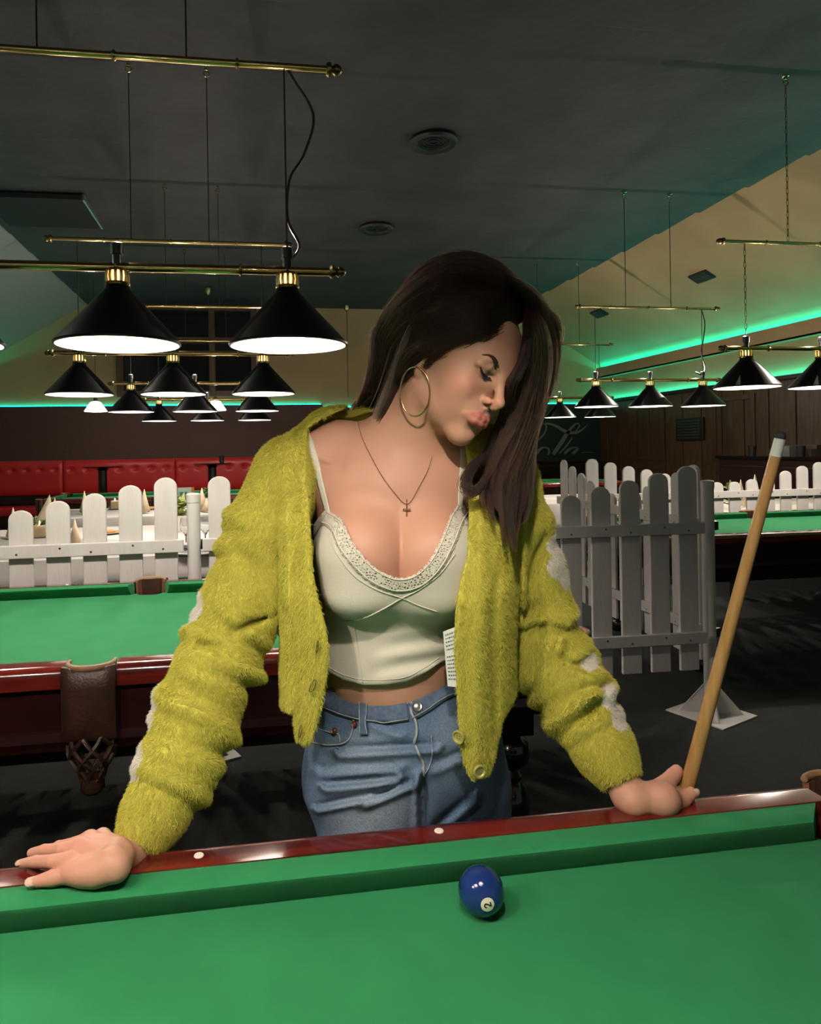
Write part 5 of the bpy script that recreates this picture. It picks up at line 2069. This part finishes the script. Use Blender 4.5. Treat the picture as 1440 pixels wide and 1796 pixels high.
def opening(q):
    """negative inside the open front, to be cut away"""
    px, py = to_px(q)
    s = q[:, 1] / FPX
    lat = np.maximum(left_edge(py) - px, px - right_edge(py)) * s
    # the neck hole: behind the throat only the part above the collar is open
    back = q[:, 1] - interp(py, [(680, 1.215), (712, 1.205), (735, 1.175), (800, 1.165), (1400, 1.165)])
    return np.maximum(lat, back)


def hem_cut(q):
    px, py = to_px(q)
    s = q[:, 1] / FPX
    f = (py - card_hem(px)) * s
    b = HEM_Z - q[:, 2]
    w = np.clip((1.13 - q[:, 1]) / .03, 0, 1)
    return f * w + b * (1 - w)


CARD.custom(shell, (0.06, 1.13, 1.1), .6, 0)
CARD.custom(lambda q: opening(q), (0.06, 1.1, 1.1), .6, .006, '-')
CARD.put('^', hem_cut, (0.06, 1.1, 1.1), 3, .006)


def creases(arc, ang, seed, amp):
    r = np.random.default_rng(seed)
    f = np.zeros(len(arc))
    for _ in range(26):
        s0, a0, w, L = r.uniform(.05, .58), r.uniform(-PI, PI), r.uniform(.010, .017), r.uniform(.7, 1.6)
        sl = r.uniform(-.02, .02)
        d = arc - s0 - sl * np.sin(ang - a0)
        m = np.exp(-((np.angle(np.exp(1j * (ang - a0)))) / L) ** 2)
        f += amp * m * (np.exp(-(d / w) ** 2) - .75 * np.exp(-((d - 1.5 * w) / w) ** 2))
    return f


def sleeve_field(pts, rs, seed, amp):
    F = Field()
    F.chain(pts, rs, .02, kj=.02)
    pts = [np.array(p) for p in pts]
    tot = sum(np.linalg.norm(b - a) for a, b in zip(pts[:-1], pts[1:]))

    def disp(q):
        arc, d = sleeve_axis(q, pts)
        a = np.arctan2(q[:, 1] - 1.08, q[:, 0] - np.interp(arc, np.linspace(0, tot, len(pts)), [p[0] for p in pts]))
        near = np.clip((.12 - d) / .03, 0, 1)
        fade = np.clip((arc - .04) / .06, 0, 1) * np.clip((tot - .075 - arc) / .03, 0, 1)
        rib = np.where(arc > tot - .085, .0035 * np.clip((arc - (tot - .085)) / .01, 0, 1), 0)     # tight cuff
        return -(creases(arc, a, seed, amp) * fade) * near + rib

    F.put('d', disp, pts[3], 3, 0)
    return F


def cuff_cut(pts):
    a, b = np.array(pts[-2]), np.array(pts[-1])
    n = (b - a) / np.linalg.norm(b - a)
    return lambda q: np.where(np.linalg.norm(q - b, axis=1) < .12, (q - b) @ n, -1)


for pts, rs, seed, amp in ((SL_R, SR_R, 5, .0085), (SL_L, SR_L, 8, .0095)):
    SF = sleeve_field(pts, rs, seed, amp)
    CARD.custom((lambda F_: lambda q: F_(q))(SF), np.mean(pts, 0), .5, .018)
    CARD.put('^', cuff_cut(pts), (0, 1, 1), 9, .006)
    # hollow of the cuff
    d = np.array(pts[-1]) - np.array(pts[-2]); d /= np.linalg.norm(d)
    CARD.cone(np.array(pts[-1]) - d * .05, np.array(pts[-1]) + d * .02, .027, .028, .004, '-')

# the two strongest folds in each sleeve, as seen in the picture
for a, b, r, kk in ((V3(412, 1108, 1.035), V3(478, 1068, 1.09), .007, .014), (V3(350, 1130, 1.04), V3(405, 1142, 1.015), .006, .012), (V3(405, 960, 1.07), V3(470, 1010, 1.06), .006, .016),
                    (V3(925, 1080, 1.085), V3(1000, 1050, 1.085), .008, .012), (V3(920, 1145, 1.07), V3(985, 1105, 1.075), .008, .012), (V3(925, 1030, 1.095), V3(955, 945, 1.10), .007, .014)):
    CARD.cone(a, b, r, r, kk, '-')

cV, cQ = mesh_field(CARD, (-.44, .86, .80), (.50, 1.36, 1.46), .0042, project=2)


# white knitted patches along the outside of the sleeves
PATCH = [(V3(352, 1062, 1.105), .026), (V3(348, 1098, 1.10), .022), (V3(292, 1222, 1.055), .022), (V3(280, 1255, 1.045), .020), (V3(252, 1325, 1.00), .018), (V3(247, 1345, .995), .016),
         (V3(972, 955, 1.13), .022), (V3(972, 992, 1.115), .020), (V3(988, 1014, 1.12), .016), (V3(1003, 1075, 1.15), .022), (V3(1024, 1158, 1.10), .018), (V3(1060, 1218, 1.085), .020), (V3(1080, 1256, 1.07), .018)]


def patch_mask(q):
    m = np.zeros(len(q), bool)
    for c, r in PATCH:
        m |= np.linalg.norm((q - c) * np.array((1, .55, 1)), axis=1) < r
    return m


YEL = np.array((.47, .430, .070)); WHT = np.array((.66, .62, .54))
cc = np.where(patch_mask(cV)[:, None], WHT, YEL * .9)
M_knit = attr_mat('yellow_green_knit', 'pigment', rough=.9, spec=.1)
cardigan = np_mesh('cardigan', cV - BASE, cQ, M_knit, person, colors=cc)

# ---- fuzzy pile
def surface_samples(V, Q, n, rng):
    a, b, c = V[Q[:, 0]], V[Q[:, 1]], V[Q[:, 2]]
    d = V[Q[:, 3]]
    nn = np.cross(c - a, d - b)
    ar = np.linalg.norm(nn, axis=1) + 1e-12
    f = rng.choice(len(Q), n, p=ar / ar.sum())
    u, v = rng.random(n)[:, None], rng.random(n)[:, None]
    p = (a[f] * (1 - u) + b[f] * u) * (1 - v) + (d[f] * (1 - u) + c[f] * u) * v
    return p, nn[f] / ar[f][:, None]


def value_noise(q, s, seed):
    r = np.random.default_rng(seed)
    g = r.standard_normal((24, 24, 24, 3))
    x = (q * s) % 24
    i = np.floor(x).astype(int); f = x - i
    f = f * f * (3 - 2 * f)
    o = 0
    for a in (0, 1):
        for b in (0, 1):
            for c in (0, 1):
                w = (f[:, 0] if a else 1 - f[:, 0]) * (f[:, 1] if b else 1 - f[:, 1]) * (f[:, 2] if c else 1 - f[:, 2])
                o = o + w[:, None] * g[(i[:, 0] + a) % 24, (i[:, 1] + b) % 24, (i[:, 2] + c) % 24]
    return o


NF = 430000
fp, fn = surface_samples(cV, cQ, NF, RNG)
# no pile on the inside of the shell: keep only strands whose way out is free
zz = fp[:, 2]
ctr = np.stack([interp(zz, [(.85, .079), (1.1, .077), (1.3, .076)]), np.full(len(fp), 1.14), zz], 1)
for pts_ in (SL_R, SL_L):
    for a_, b_2 in zip(pts_[:-1], pts_[1:]):
        a_, ab_ = np.array(a_), np.array(b_2) - np.array(a_)
        t_ = np.clip(((fp - a_) @ ab_) / (ab_ @ ab_), 0, 1)
        c_ = a_ + t_[:, None] * ab_
        m_ = np.linalg.norm(fp - c_, axis=1) < np.minimum(.095, np.linalg.norm(fp - ctr, axis=1))
        ctr[m_] = c_[m_]
out_ = fp - ctr
free = (out_ * fn).sum(1) / (np.linalg.norm(out_, axis=1) + 1e-9) > -.25
fp, fn = fp[free], fn[free]
down = np.array((0, 0, -1.0)) + value_noise(fp, 40, 1) * .40
down -= fn * (down * fn).sum(1)[:, None]
down /= np.linalg.norm(down, axis=1)[:, None] + 1e-9
lean = .62 + .30 * value_noise(fp, 60, 2)[:, :1]
dirn = fn * .75 + down * lean + RNG.standard_normal(fp.shape) * .34
dirn /= np.linalg.norm(dirn, axis=1)[:, None]
Lf = (.0034 + .0028 * RNG.random(len(fp)))[:, None]
K = 4
sp_ = np.empty((len(fp), K, 3)); rad = np.empty((len(fp), K))
for k in range(K):
    t = k / (K - 1)
    sp_[:, k] = fp + dirn * Lf * t + (down * .45 - fn * .10) * Lf * t * t + RNG.standard_normal(fp.shape) * .0006 * t
    rad[:, k] = (.00028) * (1 - .72 * t)
tint = np.where(patch_mask(fp)[:, None], WHT, YEL * (.86 + .44 * RNG.random((len(fp), 1))))
M_fur = bpy.data.materials.new('fuzzy_pile')
M_fur.use_nodes = True
nt = M_fur.node_tree
b_ = nt.nodes['Principled BSDF']
b_.inputs['Roughness'].default_value = .7
b_.inputs['Specular IOR Level'].default_value = .2
at_ = nt.nodes.new('ShaderNodeAttribute'); at_.attribute_name = 'tint'
nt.links.new(at_.outputs['Color'], b_.inputs['Base Color'])
fur = strands('fuzzy_pile', sp_ - BASE, rad, M_fur, cardigan, tint)
fur['kind'] = 'stuff'

# ---- buttons and buttonholes
M_button = mat('olive_horn_button', (.30, .27, .075), .35, coat=.3)
M_hole = mat('buttonhole_thread', (.10, .095, .012), .9)
for x, y, r, tilt in ((835, 1347, .0098, 0), (811, 1288, .0098, .9)):
    p, g = hit(CARD, x, y)
    if p is None:
        continue
    nn = Vector(g) + Vector((-.9 * tilt, -.2, 0))
    Mz = nn.normalized().to_track_quat('Z', 'Y').to_matrix()
    b = MB()
    b.lathe([(0.0, .0014), (r * .62, .0012), (r * .74, .0030), (r * .92, .0032), (r, .0018), (r * .98, -.0008), (0, -.001)], 28, M=Mz)
    bo = b.build('button', M_button, cardigan, loc=tuple(p + np.array(nn.normalized()) * .0095 - BASE), smooth=40)
    th = MB()
    for sx in (-1, 1):
        for sy in (-1, 1):
            th.lathe([(0, .0019), (.0009, .0018), (.001, .001)], 8, M=Mz, o=Mz @ Vector((sx * .0018, sy * .0018, 0)))
    th.build('thread', M_hole, bo)
for x, y in ((557, 1132), (550, 1200), (531, 1280)):
    p, g = hit(CARD, x, y)
    if p is None:
        continue
    g2 = Vector(g)
    pts = []
    for i in range(13):
        a = 2 * PI * i / 12
        q = hit(CARD, x + 2.2 * math.cos(a) - 2.5 * math.sin(a), y + 11 * math.sin(a))
        if q[0] is not None:
            pts.append(Vector(q[0] + q[1] * .006 - BASE))
    if len(pts) > 4:
        MB().tube(pts, .0008, 5).build('buttonhole', M_hole, cardigan, smooth=180)
# ================================================================== face details
def on_face(x, y, z, lift=0.0):
    """head-space point settled on the skin"""
    q = hd(x, y, z)
    for _ in range(4):
        d = BODY(q[None])[0]
        g = np.array([(BODY((q + e)[None]) - BODY((q - e)[None]))[0] for e in np.eye(3) * .0006])
        g /= np.linalg.norm(g) + 1e-9
        q = q - g * d
    return q + g * lift, g


M_brow = mat('brow_hair', (.050, .028, .019), .6)
M_lash = mat('lash_hair', (.010, .007, .006), .5)
for s in (-1, 1):
    # eyebrow: short hairs that lie along the brow
    n = 300
    P0, D0 = [], []
    rr = np.random.default_rng(3)
    for i in range(n):
        t = rr.random()
        y = s * (.0145 + .0375 * t)
        z = .0445 + .0075 * math.sin(PI * t * .68)
        w = .0048 * (1 - .78 * max(0, (t - .25) / .75))
        z += (rr.random() - .5) * w
        p, g = on_face(.085, y, z, .0004)
        p2, g2 = on_face(.083, y + s * .0055, z + .0016 * (1 - t) - .0008 * t + (rr.random() - .5) * .0012, .0009)
        P0.append(p); D0.append(p2)
    P0, D0 = np.array(P0), np.array(D0)
    K = 3
    pts = np.stack([P0, (P0 + D0) / 2 + .0002, D0], 1)
    rad = np.tile(np.array([.00028, .00026, .00008]), (n, 1))
    strands('eyebrow', pts - BASE, rad, M_brow, person)
    # eyelashes: from the edge of the lowered lid, curving down and out
    n = 90
    A = []
    for i in range(n):
        t = i / (n - 1)
        a = -1 + 2 * t
        y = s * (.0305 + .0135 * a)
        z = .0275 - .0036 * (1 - a * a) + .0022 * a
        p, g = on_face(.086, y, z, .0)
        out = HM @ np.array((.8, s * (.25 + .55 * a), -.62))
        out /= np.linalg.norm(out)
        L = .0062 + .0022 * t
        up = HM @ np.array((0.2, 0, 1.0))
        A.append([p, p + out * L * .55, p + out * L + up * L * .18])
    strands('eyelashes', np.array(A) - BASE, np.tile(np.array([.00038, .0003, .0001]), (n, 1)), M_lash, person)
    ln = []
    for i in range(17):
        a = -1 + 2 * i / 16
        ln.append(Vector(on_face(.086, s * (.0305 + .0135 * a), .0278 - .0036 * (1 - a * a) + .0022 * a, .0001)[0] - BASE))
    MB().tube(ln, [.0005 + .0004 * math.sin(PI * i / 16) for i in range(17)], 6).build('eyelid_edge', M_lash, person, smooth=180)

# ================================================================== jewellery
M_gold = mat('pale_gold', (.72, .52, .28), .15, metal=1.0)


def hoop(name, pts, r):
    MB().tube(catmull(pts, 64), r, 8).build(name, M_gold, person, smooth=180)


lob = hd(-.004, -.0745, -.024)
# the near hoop hangs from her right ear; an ellipse 52 by 88 picture points
hp = []
zc = lob[1] - .004
cxp, cyp = 728, 687
for i in range(33):
    a = PI / 2 + 2 * PI * i / 32 * .985
    dx, dy = 26 * math.cos(a), -43.5 * math.sin(a)
    hp.append(V3(cxp + dx, cyp + dy, zc - .012 * math.cos(a)) - BASE)
hoop('hoop_earring', hp, .0014)
lob2 = hd(-.004, .0745, -.024)
hp = []
for i in range(33):
    a = PI / 2 + 2 * PI * i / 32 * .985
    hp.append(V3(829 + 23 * math.cos(a), 724 - 41 * math.sin(a), 1.075 - .010 * math.sin(a)) - BASE)
hoop('hoop_earring', hp, .0012)

# necklace: fine chain round the neck with a small cross
nk = []
CHK = BODY
path = [(627, 738), (634, 762), (648, 795), (668, 832), (690, 862), (714, 884), (735, 853), (750, 825), (757, 800)]
for x, y in catmull(path, 70):
    p, g = hit(BODY, x, y)
    if p is not None:
        nk.append(p + g * .0016)
ch = MB()
for i in range(len(nk) - 1):
    a, b = nk[i], nk[i + 1]
    for t in np.arange(0, 1, .34):
        c = a + (b - a) * t
        e = (b - a) * .30
        ch.tube([c - BASE, c + e * .5 + (0, -.0003, 0) - BASE, c + e - BASE], [.0004, .0007, .0004], 5)
ch.build('necklace_chain', M_gold, person, smooth=180)
pc, pg = hit(BODY, 714, 897)
pc = pc + pg * .003
cr = thing('cross_pendant', None, None); cr.parent = person
M_cross = mat('pendant_gold', (.50, .34, .20), .25, metal=1.0)
upv = V3(714, 880, pc[1]) - V3(714, 897, pc[1]); upv /= np.linalg.norm(upv)
rgt = np.cross(upv, -pg); rgt /= np.linalg.norm(rgt)
b = MB()
b.tube([pc + upv * .0105 - BASE, pc - upv * .0130 - BASE], .0011, 8)
b.tube([pc + upv * .0018 - rgt * .0044 - BASE, pc + upv * .0018 + rgt * .0044 - BASE], .0011, 8)
for q in (pc - upv * .0130, pc + upv * .0018 - rgt * .0047, pc + upv * .0018 + rgt * .0047):
    b.lathe([(0, -.002), (.0019, 0), (0, .002)], 8, o=tuple(q - BASE))
b.build('cross', M_cross, cr, smooth=60)
b = MB().torus(tuple(pc + upv * .0145 - BASE), .0028, .0008, M=Matrix.Rotation(PI / 2, 3, 'Y'), n=16, k=6).build('bail', M_gold, cr, smooth=180)

# ================================================================== hair
M_hair = bpy.data.materials.new('brown_hair')
M_hair.use_nodes = True
nt = M_hair.node_tree
for n_ in list(nt.nodes):
    if n_.type == 'BSDF_PRINCIPLED':
        nt.nodes.remove(n_)
hb = nt.nodes.new('ShaderNodeBsdfHairPrincipled')
hb.parametrization = 'COLOR'
hb.inputs['IOR'].default_value = 1.36
hb.inputs['Roughness'].default_value = .45
hb.inputs['Radial Roughness'].default_value = .45
at_ = nt.nodes.new('ShaderNodeAttribute'); at_.attribute_name = 'tint'
nt.links.new(at_.outputs['Color'], hb.inputs['Color'])
nt.links.new(hb.outputs[0], nt.nodes['Material Output'].inputs['Surface'])
M_cap = mat('dark_roots', (.016, .009, .007), .7)

# close cap of hair over the skull so no skin shows through
CAP = Field()
CAP.ell(hd(-.016, 0, .050), np.array((.101, .082, .095)) * HS_, .01, M=HM)
CAP.ell(hd(-.040, 0, .0), np.array((.065, .070, .075)) * HS_, .03, M=HM)
cm_ = HM


def cap_cut(q):
    h = to_head(q)
    # hairline: over the brow, in front of the ears and down to the nape
    a = h[:, 0] - interp(h[:, 2], [(-.08, -.045), (-.02, -.028), (.02, -.004), (.05, .030), (.085, .062), (.105, .072), (.15, .09)])
    return np.maximum(a, -.062 - h[:, 2]) * HS_


CAP.put('^', cap_cut, (0, 1, 1.5), 3, .006)
pV, pQ = mesh_field(CAP, HT - .16, HT + .17, .004)
hair = np_mesh('hair', pV - BASE, pQ, M_cap, person)

HEADF = Field(); HEADF.merge(CAP)


def guide(pts, z_off):
    """picture polyline with depths; None depths are taken from the head surface"""
    out = []
    lastz = None
    for p in pts:
        if len(p) == 3 and p[2] is not None:
            z = p[2]
        else:
            h, g = hit(CAP, p[0], p[1])
            if h is None:
                h, g = hit(BODY, p[0], p[1])
            z = (h[1] if h is not None else (lastz or HT[1])) - z_off
        lastz = z
        out.append(V3(p[0], p[1], z))
    return catmull(out, 22)


HSTR, HRAD, HTIN = [], [], []


def sheet(guides, n, seed, z_off=.008, thick=.010, frizz=.0022, dark=(.015, .0075, .0055), light=(.070, .031, .016), lmix=.35, tipl=.0, clump=.5, rmul=1.0, spread=.004, locks=7, lockcut=.12, strcut=.12, tight=.6, wave=.003):
    r = np.random.default_rng(seed)
    G = np.stack([guide(g, z_off) for g in guides])              # (g,22,3)
    ng = len(G)
    u = r.random(n) * (ng - 1)
    if clump:
        cu = np.round(u * 9) / 9 + .02 * r.standard_normal(n)
        u = np.clip(u * (1 - clump) + cu * clump, 0, ng - 1 - 1e-6)
    i = np.clip(u.astype(int), 0, ng - 2); f = (u - i)[:, None, None]
    p = G[i] * (1 - f) + G[i + 1] * f
    K = p.shape[1]
    t = np.linspace(0, 1, K)[None, :, None]
    off = r.standard_normal((n, 1, 3)) * np.array((spread, thick, spread))
    p = p + off * (.25 + .75 * np.sin(PI * np.clip(t * .9 + .05, 0, 1)))
    ph = r.random((n, 3)) * 2 * PI
    fr_ = 3 + 3 * r.random((n, 1))
    for c in range(3):
        p[:, :, c] += frizz * np.sin(t[:, :, 0] * fr_ * 2 + ph[:, c:c + 1]) * (t[:, :, 0] ** .7)
    # strands gather into locks that narrow to their tips
    nl = max(2, int(locks * (ng - 1)))
    lid = np.clip((u / (ng - 1) * nl + .35 * r.standard_normal(n)).astype(int), 0, nl - 1)
    lend = 1 - lockcut * r.random(nl) ** 1.5
    ltone = r.random(nl)
    cen = np.zeros((nl, K, 3)); cnt_ = np.zeros(nl)
    np.add.at(cen, lid, p); np.add.at(cnt_, lid, 1)
    cen /= np.maximum(cnt_, 1)[:, None, None]
    wav = np.stack([np.sin(np.linspace(0, 1, K)[None] * (5 + 4 * r.random((nl, 1))) + r.random((nl, 1)) * 6) for _ in range(3)], 2) * np.linspace(0, 1, K)[None, :, None] * wave
    pull = (tight * np.clip((t - .15) / .85, 0, 1) ** 1.3)
    p = p * (1 - pull) + cen[lid] * pull + wav[lid]
    cut = lend[lid][:, None] * (1 - strcut * r.random((n, 1)) ** 2)
    tt = np.linspace(0, 1, K)[None] * cut
    ii = np.clip((tt * (K - 1)).astype(int), 0, K - 2); ff = (tt * (K - 1) - ii)[:, :, None]
    rows = np.arange(n)[:, None]
    p = p[rows, ii] * (1 - ff) + p[rows, ii + 1] * ff
    rad = (.00034 + .00018 * r.random((n, 1))) * np.interp(np.linspace(0, 1, K), [0, .1, .75, 1], [.8, 1, .8, .10])[None] * rmul
    m = np.clip(lmix * (.45 * r.random((n, 1)) + 1.1 * ltone[lid][:, None] ** 2), 0, 1)
    col_ = np.array(dark) * (1 - m) + np.array(light) * m
    HSTR.append(p); HRAD.append(rad); HTIN.append(col_ * .62)


# A. from the parting across the skull, down over the ear to the nape (picture left)
sheet([
    [(915, 560, None), (860, 590, None), (800, 620, None), (745, 640, None), (716, 660, None), (700, 682, 1.15), (672, 702, 1.19), (636, 722, 1.25)],
    [(922, 545, None), (850, 572, None), (780, 600, None), (725, 628, None), (702, 660, None), (683, 688, 1.16), (657, 706, 1.20), (630, 722, 1.26)],
    [(926, 530, None), (840, 540, None), (760, 570, None), (706, 610, 1.11), (690, 650, 1.13), (668, 684, 1.17), (646, 706, 1.20), (624, 720, 1.26)],
    [(920, 515, None), (830, 508, None), (745, 535, None), (690, 585, 1.12), (676, 640, 1.15), (657, 678, 1.18), (640, 704, 1.21), (618, 720, 1.26)],
    [(905, 498, None), (820, 478, None), (738, 505, None), (682, 565, 1.14), (666, 620, 1.16), (650, 675, 1.19), (632, 703, 1.22), (614, 718, 1.27)],
    [(885, 485, None), (810, 458, 1.07), (735, 488, 1.09), (680, 548, 1.15), (660, 605, 1.17), (650, 660, 1.19), (634, 700, 1.21), (624, 728, 1.27)],
], 13000, 1, z_off=.010, thick=.005, clump=.65, lmix=.55, strcut=.05, lockcut=.05, locks=9, tight=.35)
# B. the crown, from the parting backwards
sheet([
    [(925, 530, None), (870, 500, None), (800, 478, None), (740, 500, 1.10), (690, 560, 1.14)],
    [(925, 520, None), (868, 480, None), (800, 460, 1.08), (735, 485, 1.12), (685, 550, 1.17)],
    [(920, 510, None), (865, 466, 1.09), (800, 452, 1.11), (730, 478, 1.15), (680, 545, 1.20)],
    [(925, 515, 1.12), (868, 464, 1.13), (800, 452, 1.15), (740, 480, 1.19), (690, 560, 1.23)],
], 6000, 2, z_off=.010, thick=.006, lmix=.2)
# wisps hanging at the left outline
sheet([
    [(720, 500, 1.12), (672, 560, 1.15), (655, 595, 1.16), (664, 640, 1.165), (656, 680, 1.17)],
    [(710, 510, 1.13), (668, 570, 1.16), (658, 620, 1.17), (650, 668, 1.18), (632, 700, 1.19)],
], 260, 3, thick=.008, frizz=.005, lmix=.4, clump=.2)
# C. from the parting down the other side of the face, over the shoulder to the chest
sheet([
    [(920, 548, None), (930, 590, 1.02), (926, 640, 1.02), (912, 690, 1.03), (896, 740, 1.035), (872, 790, 1.03), (850, 835, 1.02), (842, 870, 1.005), (862, 905, .995)],
    [(922, 538, None), (936, 585, 1.03), (936, 640, 1.035), (926, 700, 1.04), (908, 755, 1.045), (886, 810, 1.03), (872, 860, 1.015), (880, 915, 1.00), (894, 968, .99)],
    [(924, 528, None), (950, 580, 1.05), (954, 640, 1.055), (944, 705, 1.055), (926, 765, 1.055), (908, 820, 1.04), (896, 870, 1.025), (892, 925, 1.01), (898, 980, 1.00)],
    [(924, 520, None), (946, 572, 1.07), (951, 640, 1.075), (943, 705, 1.075), (925, 770, 1.07), (918, 825, 1.055), (916, 875, 1.04), (908, 920, 1.03), (904, 965, 1.01)],
    [(920, 512, None), (944, 556, 1.09), (954, 620, 1.10), (945, 690, 1.10), (932, 755, 1.10), (927, 810, 1.08), (929, 855, 1.07), (925, 900, 1.05), (916, 932, 1.04)],
], 11000, 4, z_off=.010, thick=.010, frizz=.0035, lmix=.55, clump=.6, light=(.100, .042, .020), spread=.004, locks=8, lockcut=.28, strcut=.45, tight=.66, wave=.007)
# inner layer behind cheek and below chin, shade put into its dark tint
sheet([
    [(922, 555, None), (926, 595, 1.0), (914, 640, 1.005), (897, 668, 1.005), (892, 705, 1.02), (886, 740, 1.06), (866, 790, 1.08), (842, 830, 1.05)],
    [(924, 560, 1.05), (930, 620, 1.05), (915, 670, 1.055), (896, 730, 1.09), (862, 785, 1.10), (838, 830, 1.06), (826, 852, 1.03)],
    [(938, 560, 1.12), (944, 620, 1.12), (932, 690, 1.12), (905, 750, 1.12), (874, 800, 1.09), (858, 850, 1.05), (862, 900, 1.02)],
    [(950, 560, 1.13), (960, 620, 1.13), (950, 690, 1.13), (928, 755, 1.13), (900, 810, 1.09), (884, 860, 1.06), (882, 930, 1.02)],
], 7500, 5, thick=.008, frizz=.003, lmix=.10, clump=.5, tight=.3)
# loose curl on the strap
sheet([
    [(842, 800, 1.03), (822, 826, 1.02), (815, 850, 1.01), (824, 864, 1.005), (842, 852, 1.005), (856, 826, 1.01)],
    [(848, 800, 1.03), (828, 822, 1.02), (818, 850, 1.01), (828, 868, 1.003), (848, 856, 1.003), (862, 830, 1.01)],
], 160, 6, thick=.003, frizz=.002, lmix=.3, clump=.2)
# over the parting and down the far side, closing the outline
sheet([
    [(885, 486, 1.06), (928, 514, 1.075), (957, 552, 1.09), (967, 610, 1.10), (958, 680, 1.10), (942, 740, 1.10)],
    [(900, 497, 1.045), (936, 526, 1.06), (955, 575, 1.08), (960, 640, 1.09), (946, 715, 1.09), (930, 760, 1.085)],
    [(912, 508, 1.03), (938, 540, 1.05), (950, 592, 1.065), (950, 650, 1.07), (938, 715, 1.07), (920, 765, 1.065)],
], 4500, 8, thick=.006, frizz=.003, lmix=.25, clump=.4, tight=.3)
# stray hairs at the right outline
sheet([
    [(925, 520, 1.08), (958, 550, 1.09), (974, 590, 1.10), (970, 660, 1.11), (966, 700, 1.11)],
    [(930, 520, 1.10), (960, 545, 1.10), (980, 570, 1.11), (976, 610, 1.12), (966, 680, 1.12)],
], 120, 7, thick=.008, frizz=.006, lmix=.5, clump=0)
# back of the head, out of the picture's sight: falls to the shoulders
bk = []
for i in range(7):
    a = math.radians(60 + 40 * i)
    pts = []
    for (rx, z) in ((.02, .146), (.075, .115), (.098, .05), (.092, -.01), (.080, -.06), (.075, -.11)):
        pts.append(hd(-.02 + rx * math.cos(a), rx * .86 * math.sin(a), z))
    bk.append(np.array(pts))
G = np.stack([catmull(p, 22) for p in bk if True])
r_ = np.random.default_rng(9)
u = r_.random(7000) * 6
i_ = np.clip(u.astype(int), 0, 5); f_ = (u - i_)[:, None, None]
p_ = G[i_] * (1 - f_) + G[i_ + 1] * f_ + r_.standard_normal((7000, 1, 3)) * .006
hl = to_head(p_.reshape(-1, 3)).reshape(7000, 22, 3)
ok = (hl[:, 8:, 0].max(1) < -.045)
HSTR.append(p_[ok]); HRAD.append(np.full((ok.sum(), 22), .00042)); HTIN.append(np.tile((.03, .016, .011), (ok.sum(), 1)))

strand_o = strands('strands', np.concatenate(HSTR) - BASE, np.concatenate(HRAD), M_hair, hair, np.concatenate(HTIN))
strand_o['kind'] = 'stuff'

# ================================================================== the cue
M_cuewood = mat('ash_cue_wood', (.44, .25, .095), .32, noise=.40, nscale=10, color2=(.30, .155, .05), stretch=(7, 7, .35), coat=.35)
M_ferrule = mat('white_ferrule', (.62, .64, .60), .35)
M_tip = mat('dark_leather_tip', (.018, .020, .024), .8)
top = V3(1371, 758, 1.00)
low = V3(1203, 1388, 1.072)
dcue = (low - top) / np.linalg.norm(low - top)
Lc = (top[2] - .004) / -dcue[2]
foot = top + dcue * Lc
q = thing('pool_cue', 'pale wooden pool cue standing upright in her hand, white ferrule at the top', 'cue', room(foot))
ctop = room(top) - room(foot)
fz = Vector(ctop)
ax = fz.normalized()
Lt = fz.length
Mq = ax.to_track_quat('Z', 'Y').to_matrix()


def rcue(s):                # radius against distance from the foot
    return float(np.interp(Lt - s, [0, .035, .55, .75, Lt], [.0072, .0076, .0104, .0110, .0140]))


MB().lathe([(0.0, 0.0)] + [(rcue(s), s) for s in np.linspace(0.002, Lt - .036, 24)] + [(0, Lt - .036)], 20, M=Mq).build('shaft', M_cuewood, q, smooth=40)
MB().lathe([(rcue(Lt - .036), Lt - .036), (rcue(Lt - .010), Lt - .010)], 20, M=Mq).build('ferrule', M_ferrule, q, smooth=40)
MB().lathe([(rcue(Lt - .01), Lt - .010), (.0068, Lt - .004), (.005, Lt), (0, Lt + .001)], 20, M=Mq).build('tip', M_tip, q, smooth=60)
